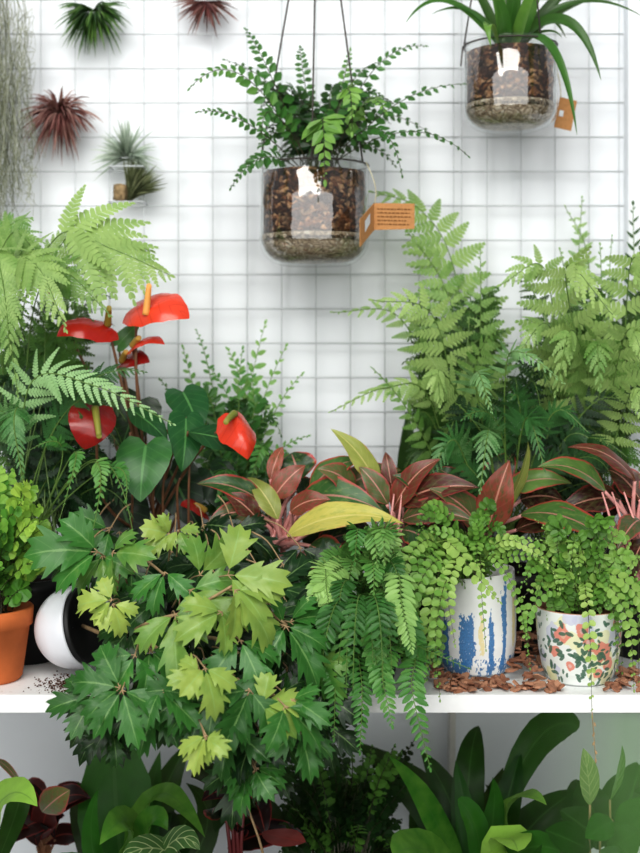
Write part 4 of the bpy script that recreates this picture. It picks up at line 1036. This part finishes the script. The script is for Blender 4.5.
for i in range(40):
    x, y = U(518, 650), U(545, 618)
    BT(fp, (579 + U(-18, 18), 622, -.39 + U(-.02, .02)), (x * .6 + 232, y - 20, -.41), (x, y, U(-.45, -.37)), U(9, 13), U(.25, .8), 9)
for i in range(12):
    x, y = U(612, 650), U(610, 695)
    BT(fp, (595, 620, -.39), (x - 8, 585, -.42), (x, y, U(-.46, -.42)), U(8, 11), U(.35, .8), 12)
mb = MB(); mb.tube(cm([P(592, 712, -.475), P(594, 738, -.475), P(596, 764, -.475)], 10), .0006, .0004, M['tan_stem'], .5, 5)
for y in (722, 732, 741, 750, 758):
    p = P(593.5 + (y - 712) * .04, y, -.475); leaflet(mb, p, V((U(-.5, .5), -.2, -.8)).normalized(), V((.3, -.9, .1)).normalized(), S(5, -.475), .5, M['tan_stem'], .5)
mb.build('dried_runner', fp)

# ---- bark chips and spilled soil
def chip_mesh(k):
    r = random.Random(k); L, W_, T_ = r.uniform(.006, .0105), r.uniform(.0036, .0056), r.uniform(.0015, .003)
    n = 7; bm = bmesh.new(); bot, topv = [], []
    for i in range(n):
        a = i / n * 6.283; q_ = r.uniform(.75, 1.1); x, y = math.cos(a) * L * q_, math.sin(a) * W_ * q_; bend = .12 * x * x / L
        bot.append(bm.verts.new((x, y, bend))); topv.append(bm.verts.new((x * .9, y * .88, T_ + bend + r.uniform(-.0005, .0005))))
    bm.faces.new(bot[::-1]); bm.faces.new(topv)
    for i in range(n): bm.faces.new((bot[i], bot[(i + 1) % n], topv[(i + 1) % n], topv[i]))
    me = bpy.data.meshes.new('bark_chip'); bm.to_mesh(me); bm.free(); me.materials.append(M['chip']); return me
chips = [chip_mesh(k) for k in range(8)]
def blocked(x, y):
    return math.hypot(x - cB.x, y - cB.y) < rB * 1.0 or math.hypot(x - cF.x, y - cF.y) < rF * .92
n = 0; tries = 0
rc = random.Random(3)
while n < 270 and tries < 8000:
    tries += 1
    z_h = 0
    if n < 225:
        px, py = rc.uniform(432, 566), rc.uniform(648, 697)
        if px > 535 and py < 686 and rc.random() < .6: continue
    else:
        px, py = rc.uniform(604, 642), rc.uniform(672, 694)
    p = on_shelf(px, py)
    if blocked(p.x, p.y) or p.y < -.440: continue
    gapc = math.exp(-((px - 524) / 16) ** 2) * max(0, min(1, (p.y + .43) / .10))
    z = SHELF_Z + .0006 + rc.uniform(0, .005) + gapc * .042 * rc.uniform(.3, 1)
    o = bpy.data.objects.new('bark_chip', chips[n % 8]); COL.objects.link(o); o.location = (p.x, p.y, z)
    o.rotation_euler = (rc.uniform(-.55, .55), rc.uniform(-.55, .55), rc.uniform(0, 6.28)); s_ = rc.uniform(.7, 1.15); o.scale = (s_, s_, s_)
    tag(o, 'reddish brown bark chip lying loose around the painted pots on the shelf', 'bark chip', 'bark chips around the painted pots'); n += 1
mb = MB(); rc = random.Random(9)
for i in range(900):
    px, py = rc.gauss(74, 17), rc.gauss(685, 4.5)
    if not (20 < px < 125 and 666 < py < 694): continue
    if px < 34 and py < 688: continue
    p = on_shelf(px, py); r = rc.uniform(.0004, .0017)
    if p.y < -.446: continue
    p = p + V((0, 0, r * .5 + .0005))
    vs = [p + V((rc.uniform(.6, 1.2) * r * a_, rc.uniform(.6, 1.2) * r * b_, rc.uniform(.4, .9) * r * c_)) for a_, b_, c_ in ((1, 0, 0), (-1, 0, 0), (0, 1, 0), (0, -1, 0), (0, 0, 1), (0, 0, -.7))]
    mb.add(vs, [[0, 2, 4], [2, 1, 4], [1, 3, 4], [3, 0, 4], [2, 0, 5], [1, 2, 5], [3, 1, 5], [0, 3, 5]], M['crumb'])
tag(mb.build('spilled_soil', None, smooth=False), 'dark potting soil crumbs spilled on the shelf beside the terracotta pot', 'soil', kind='stuff')

# ------------------------------------------------------------------ lower shelf
def lowplant(name, label, cat, px, Y, r=.06, h=.13): return plant(name, label, cat, px, Y, r, h, None, LOW_Z)
def nest(root, items, base, mat='nest'):
    for (v, t, W, tone, *r) in items:
        a = base + V((U(-.008, .008), U(-.008, .008), 0)); N = r[0] if r and r[0] else V((U(-.3, .3), -.8, .5)).normalized()
        leaf(root, a, P(*v), P(*t), S(W, v[2]), r[1] if len(r) > 1 else 'nest', M[mat], tone, N, fold=.22, cup=-.15, wave=.10, name='leaf', tipcurl=.12)
n1 = lowplant('birds_nest_fern', "bird's nest fern with wide upright leaf below the grape ivy", 'fern', 125, -.25)
nest(n1, [((120, 850, -.25), (112, 733, -.20), 40, .38, V((-.1, -.97, .1)).normalized(), 'nest'), ((150, 800, -.28), (205, 835, -.38), 16, .62, V((.0, -.6, .8)).normalized(), 'lance'), ((130, 830, -.33), (100, 843, -.40), 20, .6, V((.2, -.7, .7)).normalized(), 'lance'),
          ((145, 830, -.34), (168, 830, -.38), 17, .55, V((0, -.7, .7)).normalized(), 'lance'), ((150, 830, -.2), (190, 740, -.18), 20, .15, None, 'lance'), ((140, 850, -.22), (160, 752, -.2), 18, .35, None, 'lance'), ((95, 860, -.3), (96, 790, -.33), 12, .4, None, 'lance'), ((100, 880, -.32), (60, 850, -.42), 22, .55, V((0, -.6, .8)).normalized(), 'lance')], P(128, 930, -.26))
for i in range(7):
    x = U(85, 205); nest(n1, [((x, 840, -.2), (x + U(-25, 25), U(770, 820), -.2), U(12, 20), U(0, .12), None, 'lance')], P(128, 930, -.24))
n4 = lowplant('birds_nest_fern', "bright green leaf of a nest fern jutting in beside the maroon plant", 'fern', -30, -.32)
nest(n4, [((-5, 810, -.36), (36, 803, -.42), 24, .95, V((.0, -.65, .75)).normalized(), 'lance'), ((10, 830, -.3), (20, 790, -.3), 12, .2), ((-20, 850, -.3), (-25, 770, -.3), 18, .3)], P(-35, 930, -.32))
n2 = lowplant('maroon_plant', 'dark maroon leaved plant in the shade under the terracotta pot', 'plant', 45, -.18)
for i in range(18):
    a = P(U(30, 60), U(800, 850), -.2); t = (U(-5, 100), U(765, 845), U(-.26, -.14))
    leaf(n2, a, a.lerp(P(*t), .5) + V((0, -.01, .015)), P(*t), S(U(9, 16), -.2), 'lance', M['dark_red'], U(.0, .65), None, fold=.3, wave=.06)
    stalk(n2, [P(45 + U(-8, 8), 930, -.18), P(45 + U(-8, 8), 870, -.19), a], .0022, .0016, M['brown_stem'], 'leaf_stalk')
leaf(n2, P(42, 812, -.3), P(55, 800, -.33), P(70, 790, -.34), S(15, -.3), 'lance', M['agl_olive'], .6, V((.2, -.9, .3)).normalized(), fold=.2)
leaf(n2, P(-5, 760, -.25), P(8, 768, -.27), P(25, 792, -.28), S(4, -.28), 'lance', M['agl_olive'], .5)
pe = lowplant('prayer_plant', 'low dark green leaf with pale speckles below the nest fern', 'plant', 165, -.36, .04, .13)
for b, t, W in [((185, 862, -.40), (122, 858, -.46), 18), ((150, 880, -.4), (200, 850, -.44), 16), ((160, 890, -.4), (100, 880, -.45), 20)]:
    leaf(pe, P(*b), P((b[0] + t[0]) / 2, min(b[1], t[1]) - 10, b[2] - .03), P(*t), S(W, -.4), 'lance', M['calathea'], .15, V((0, -.6, .8)).normalized(), fold=.1)
    stalk(pe, [P(165, 930, -.37), P(165, 900, -.38), P(*b)], .002, .0015, M['green_stem'], 'leaf_stalk')
n3 = lowplant('crimson_plant', 'dark green plant with crimson stems and margins under the hanging ivy', 'plant', 235, -.22)
for i in range(16):
    a = P(U(215, 255), U(790, 850), -.23); t = (U(190, 310), U(770, 850), U(-.34, -.14))
    leaf(n3, a, a.lerp(P(*t), .5) + V((0, -.01, .014)), P(*t), S(U(10, 16), -.24), 'lance', M['dark_red'] if i % 3 == 0 else M['agl_green'] if i % 3 == 1 else M['under'], U(.0, .22), None, fold=.3, wave=.06)
leaf(n3, P(262, 832, -.32), P(285, 838, -.36), P(306, 842, -.38), S(13, -.34), 'lance', M['dark_red'], .95, V((0, -.5, .85)).normalized(), fold=.2)
for x in (230, 234, 238, 241):
    stalk(n3, [P(x + 3, 930, -.24), P(x, 850, -.3), P(x + U(-10, 10), 785, -.28)], .0028, .002, M['crimson'], 'stem')
stalk(n3, [P(272, 905, -.35), P(262, 850, -.36), P(245, 800, -.36)], .0016, .0014, M['tan_stem'], 'cane')
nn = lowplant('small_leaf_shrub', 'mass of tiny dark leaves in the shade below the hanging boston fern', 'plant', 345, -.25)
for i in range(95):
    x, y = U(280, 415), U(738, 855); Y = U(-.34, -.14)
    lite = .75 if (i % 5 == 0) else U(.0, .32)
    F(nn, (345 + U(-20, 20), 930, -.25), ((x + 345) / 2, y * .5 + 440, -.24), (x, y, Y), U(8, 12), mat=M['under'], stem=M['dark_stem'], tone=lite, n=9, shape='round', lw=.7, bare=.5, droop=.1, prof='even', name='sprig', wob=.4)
nb = lowplant('birds_nest_fern', "large bird's nest fern with wavy leaves below the striped pot", 'fern', 470, -.27)
nest(nb, [((468, 790, -.25), (480, 722, -.19), 17, .12, None, 'lance'), ((525, 758, -.24), (582, 728, -.22), 18, .22, V((-.25, -.85, .45)).normalized(), 'nest'), ((505, 815, -.3), (546, 800, -.40), 16, .72, V((0, -.55, .85)).normalized(), 'lance'), ((500, 850, -.34), (518, 846, -.44), 22, .95, V((0, -.8, .6)).normalized()),
          ((440, 830, -.30), (392, 757, -.34), 14, .55, V((.3, -.9, .3)).normalized(), 'lance'), ((440, 860, -.34), (395, 850, -.43), 24, .6, V((-.1, -.7, .7)).normalized()), ((470, 850, -.27), (455, 760, -.24), 14, .3, None, 'lance'), ((500, 830, -.26), (520, 750, -.24), 18, .15, None, 'lance'),
          ((490, 840, -.3), (495, 780, -.33), 14, .35, None, 'lance'), ((460, 830, -.24), (420, 750, -.2), 20, .1, None, 'lance'), ((450, 830, -.22), (352, 740, -.16), 26, .08, None, 'lance'), ((520, 840, -.24), (580, 790, -.22), 22, .1, None, 'lance'), ((480, 850, -.32), (462, 800, -.38), 14, .45), ((510, 860, -.36), (560, 850, -.42), 16, .3)], P(472, 930, -.27))
for i in range(12):
    x = U(410, 560); nest(nb, [((x, 845, -.2), (x + U(-30, 30), U(765, 830), -.19), U(14, 22), U(0, .12), None, 'lance')], P(472, 930, -.24))
nc = lowplant('calathea_plant', 'pale striped pointed leaves rising at the end of the lower shelf', 'plant', 600, -.28)
for b, t, W, tn, N in [((590, 805, -.40), (583, 748, -.42), 12, .75, V((.3, -.95, .1)).normalized()), ((610, 800, -.36), (622, 745, -.36), 8, .5, V((.7, -.7, .1)).normalized()), ((612, 820, -.38), (585, 838, -.42), 14, .35, N1), ((590, 850, -.38), (545, 830, -.42), 18, .15, N1), ((600, 840, -.34), (560, 810, -.34), 18, .1, N1), ((620, 840, -.34), (660, 800, -.36), 24, .3, N1), ((610, 850, -.36), (640, 830, -.42), 20, .35, N1), ((600, 830, -.28), (580, 780, -.25), 20, .05, N1), ((620, 830, -.28), (640, 765, -.25), 22, .1, N1), ((570, 860, -.36), (530, 860, -.42), 18, .12, N1), ((620, 880, -.38), (600, 850, -.44), 20, .3, N1)]:
    a, c = P(*b), P(*t)
    leaf(nc, a, a.lerp(c, .5) + N * .004, c, S(W, b[2]), 'lance', M['calathea'] if tn > .4 else M['nest'], tn, N, fold=.3, cup=-.1, wave=.04)
    stalk(nc, [P(600 + U(-6, 6), 930, -.29), P(b[0], 880, -.33), a], .0018, .0014, M['tan_stem'], 'leaf_stalk')

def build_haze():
    t = NT('painted green haze'); sep = t.node('ShaderNodeSeparateXYZ'); t.link(t.geo(), sep.inputs[0])
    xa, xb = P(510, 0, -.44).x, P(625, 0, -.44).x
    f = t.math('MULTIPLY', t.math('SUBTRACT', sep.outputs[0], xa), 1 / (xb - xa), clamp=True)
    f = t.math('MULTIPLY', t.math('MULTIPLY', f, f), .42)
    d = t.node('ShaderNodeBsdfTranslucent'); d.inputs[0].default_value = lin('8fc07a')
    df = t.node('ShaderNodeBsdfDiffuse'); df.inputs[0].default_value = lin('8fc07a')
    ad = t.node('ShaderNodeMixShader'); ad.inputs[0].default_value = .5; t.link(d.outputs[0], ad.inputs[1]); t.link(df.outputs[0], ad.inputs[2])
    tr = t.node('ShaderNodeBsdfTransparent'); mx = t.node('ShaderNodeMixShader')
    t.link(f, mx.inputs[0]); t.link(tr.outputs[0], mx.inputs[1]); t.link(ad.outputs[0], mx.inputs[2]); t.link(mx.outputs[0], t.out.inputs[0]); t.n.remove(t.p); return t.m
mb = MB(); hz = build_haze(); xa, xb = P(505, 0, -.443).x, P(800, 0, -.443).x; vs = []  # added see-through sheet; its fading green colour stands in for haze
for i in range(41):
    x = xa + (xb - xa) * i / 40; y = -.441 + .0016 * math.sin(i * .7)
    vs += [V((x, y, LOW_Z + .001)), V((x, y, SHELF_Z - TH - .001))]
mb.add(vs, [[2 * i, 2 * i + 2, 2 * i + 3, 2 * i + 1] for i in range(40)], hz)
tag(mb.build('haze_sheet', None), 'added see-through sheet of painted green haze under the shelf over the striped leaves', 'sheet')

for i in range(14):
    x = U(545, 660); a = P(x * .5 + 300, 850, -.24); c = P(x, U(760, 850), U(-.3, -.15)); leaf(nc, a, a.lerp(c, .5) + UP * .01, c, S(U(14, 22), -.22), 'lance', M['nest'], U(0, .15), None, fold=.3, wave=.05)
# ------------------------------------------------------------------ light, world, camera
def area(name, loc, aim, sx, sy, power, col):
    l = bpy.data.lights.new(name, 'AREA'); l.shape = 'RECTANGLE'; l.size = sx; l.size_y = sy; l.energy = power; l.color = col
    o = bpy.data.objects.new(name, l); COL.objects.link(o); o.location = loc
    o.rotation_euler = (V(aim) - V(loc)).to_track_quat('-Z', 'Y').to_euler(); return o
area('daylight_window', (-.4, -2.6, 3.3), (0, -.1, 1.2), 2.4, 1.4, 66, (1, .98, .94))
area('open_front', (-.3, -3.7, 2.05), (0, 0, 1.45), 6.4, 2.6, 122, (1, .992, .975))
w = bpy.data.worlds.new('daylight'); sc.world = w; w.use_nodes = True
nt = w.node_tree; bg = nt.nodes['Background']
tc_ = nt.nodes.new('ShaderNodeTexCoord'); sx = nt.nodes.new('ShaderNodeSeparateXYZ'); cr = nt.nodes.new('ShaderNodeValToRGB')
nt.links.new(tc_.outputs['Generated'], sx.inputs[0])
mr = nt.nodes.new('ShaderNodeMapRange'); mr.inputs[1].default_value = -1; mr.inputs[2].default_value = 1
nt.links.new(sx.outputs[2], mr.inputs[0]); nt.links.new(mr.outputs[0], cr.inputs[0])
e = cr.color_ramp.elements; e[0].position = .42; e[0].color = (.10, .098, .09, 1); e[1].position = .75; e[1].color = (.93, .97, 1.0, 1)
nt.links.new(cr.outputs[0], bg.inputs[0]); bg.inputs[1].default_value = .30

cam = bpy.data.cameras.new('camera'); co = bpy.data.objects.new('camera', cam); COL.objects.link(co)
co.location = (0, CAMY, CAMZ); co.rotation_euler = (math.pi / 2, 0, 0)
cam.sensor_fit = 'HORIZONTAL'; cam.sensor_width = 36; cam.lens = 36 * FPX / 640; cam.shift_y = -(426.5 - HZ) / 640
cam.dof.use_dof = True; cam.dof.focus_distance = 1.36; cam.dof.aperture_fstop = 6.3
sc.camera = co
sc.view_settings.view_transform = 'Standard'; sc.view_settings.look = 'None'; sc.view_settings.exposure = .14; sc.view_settings.gamma = .86
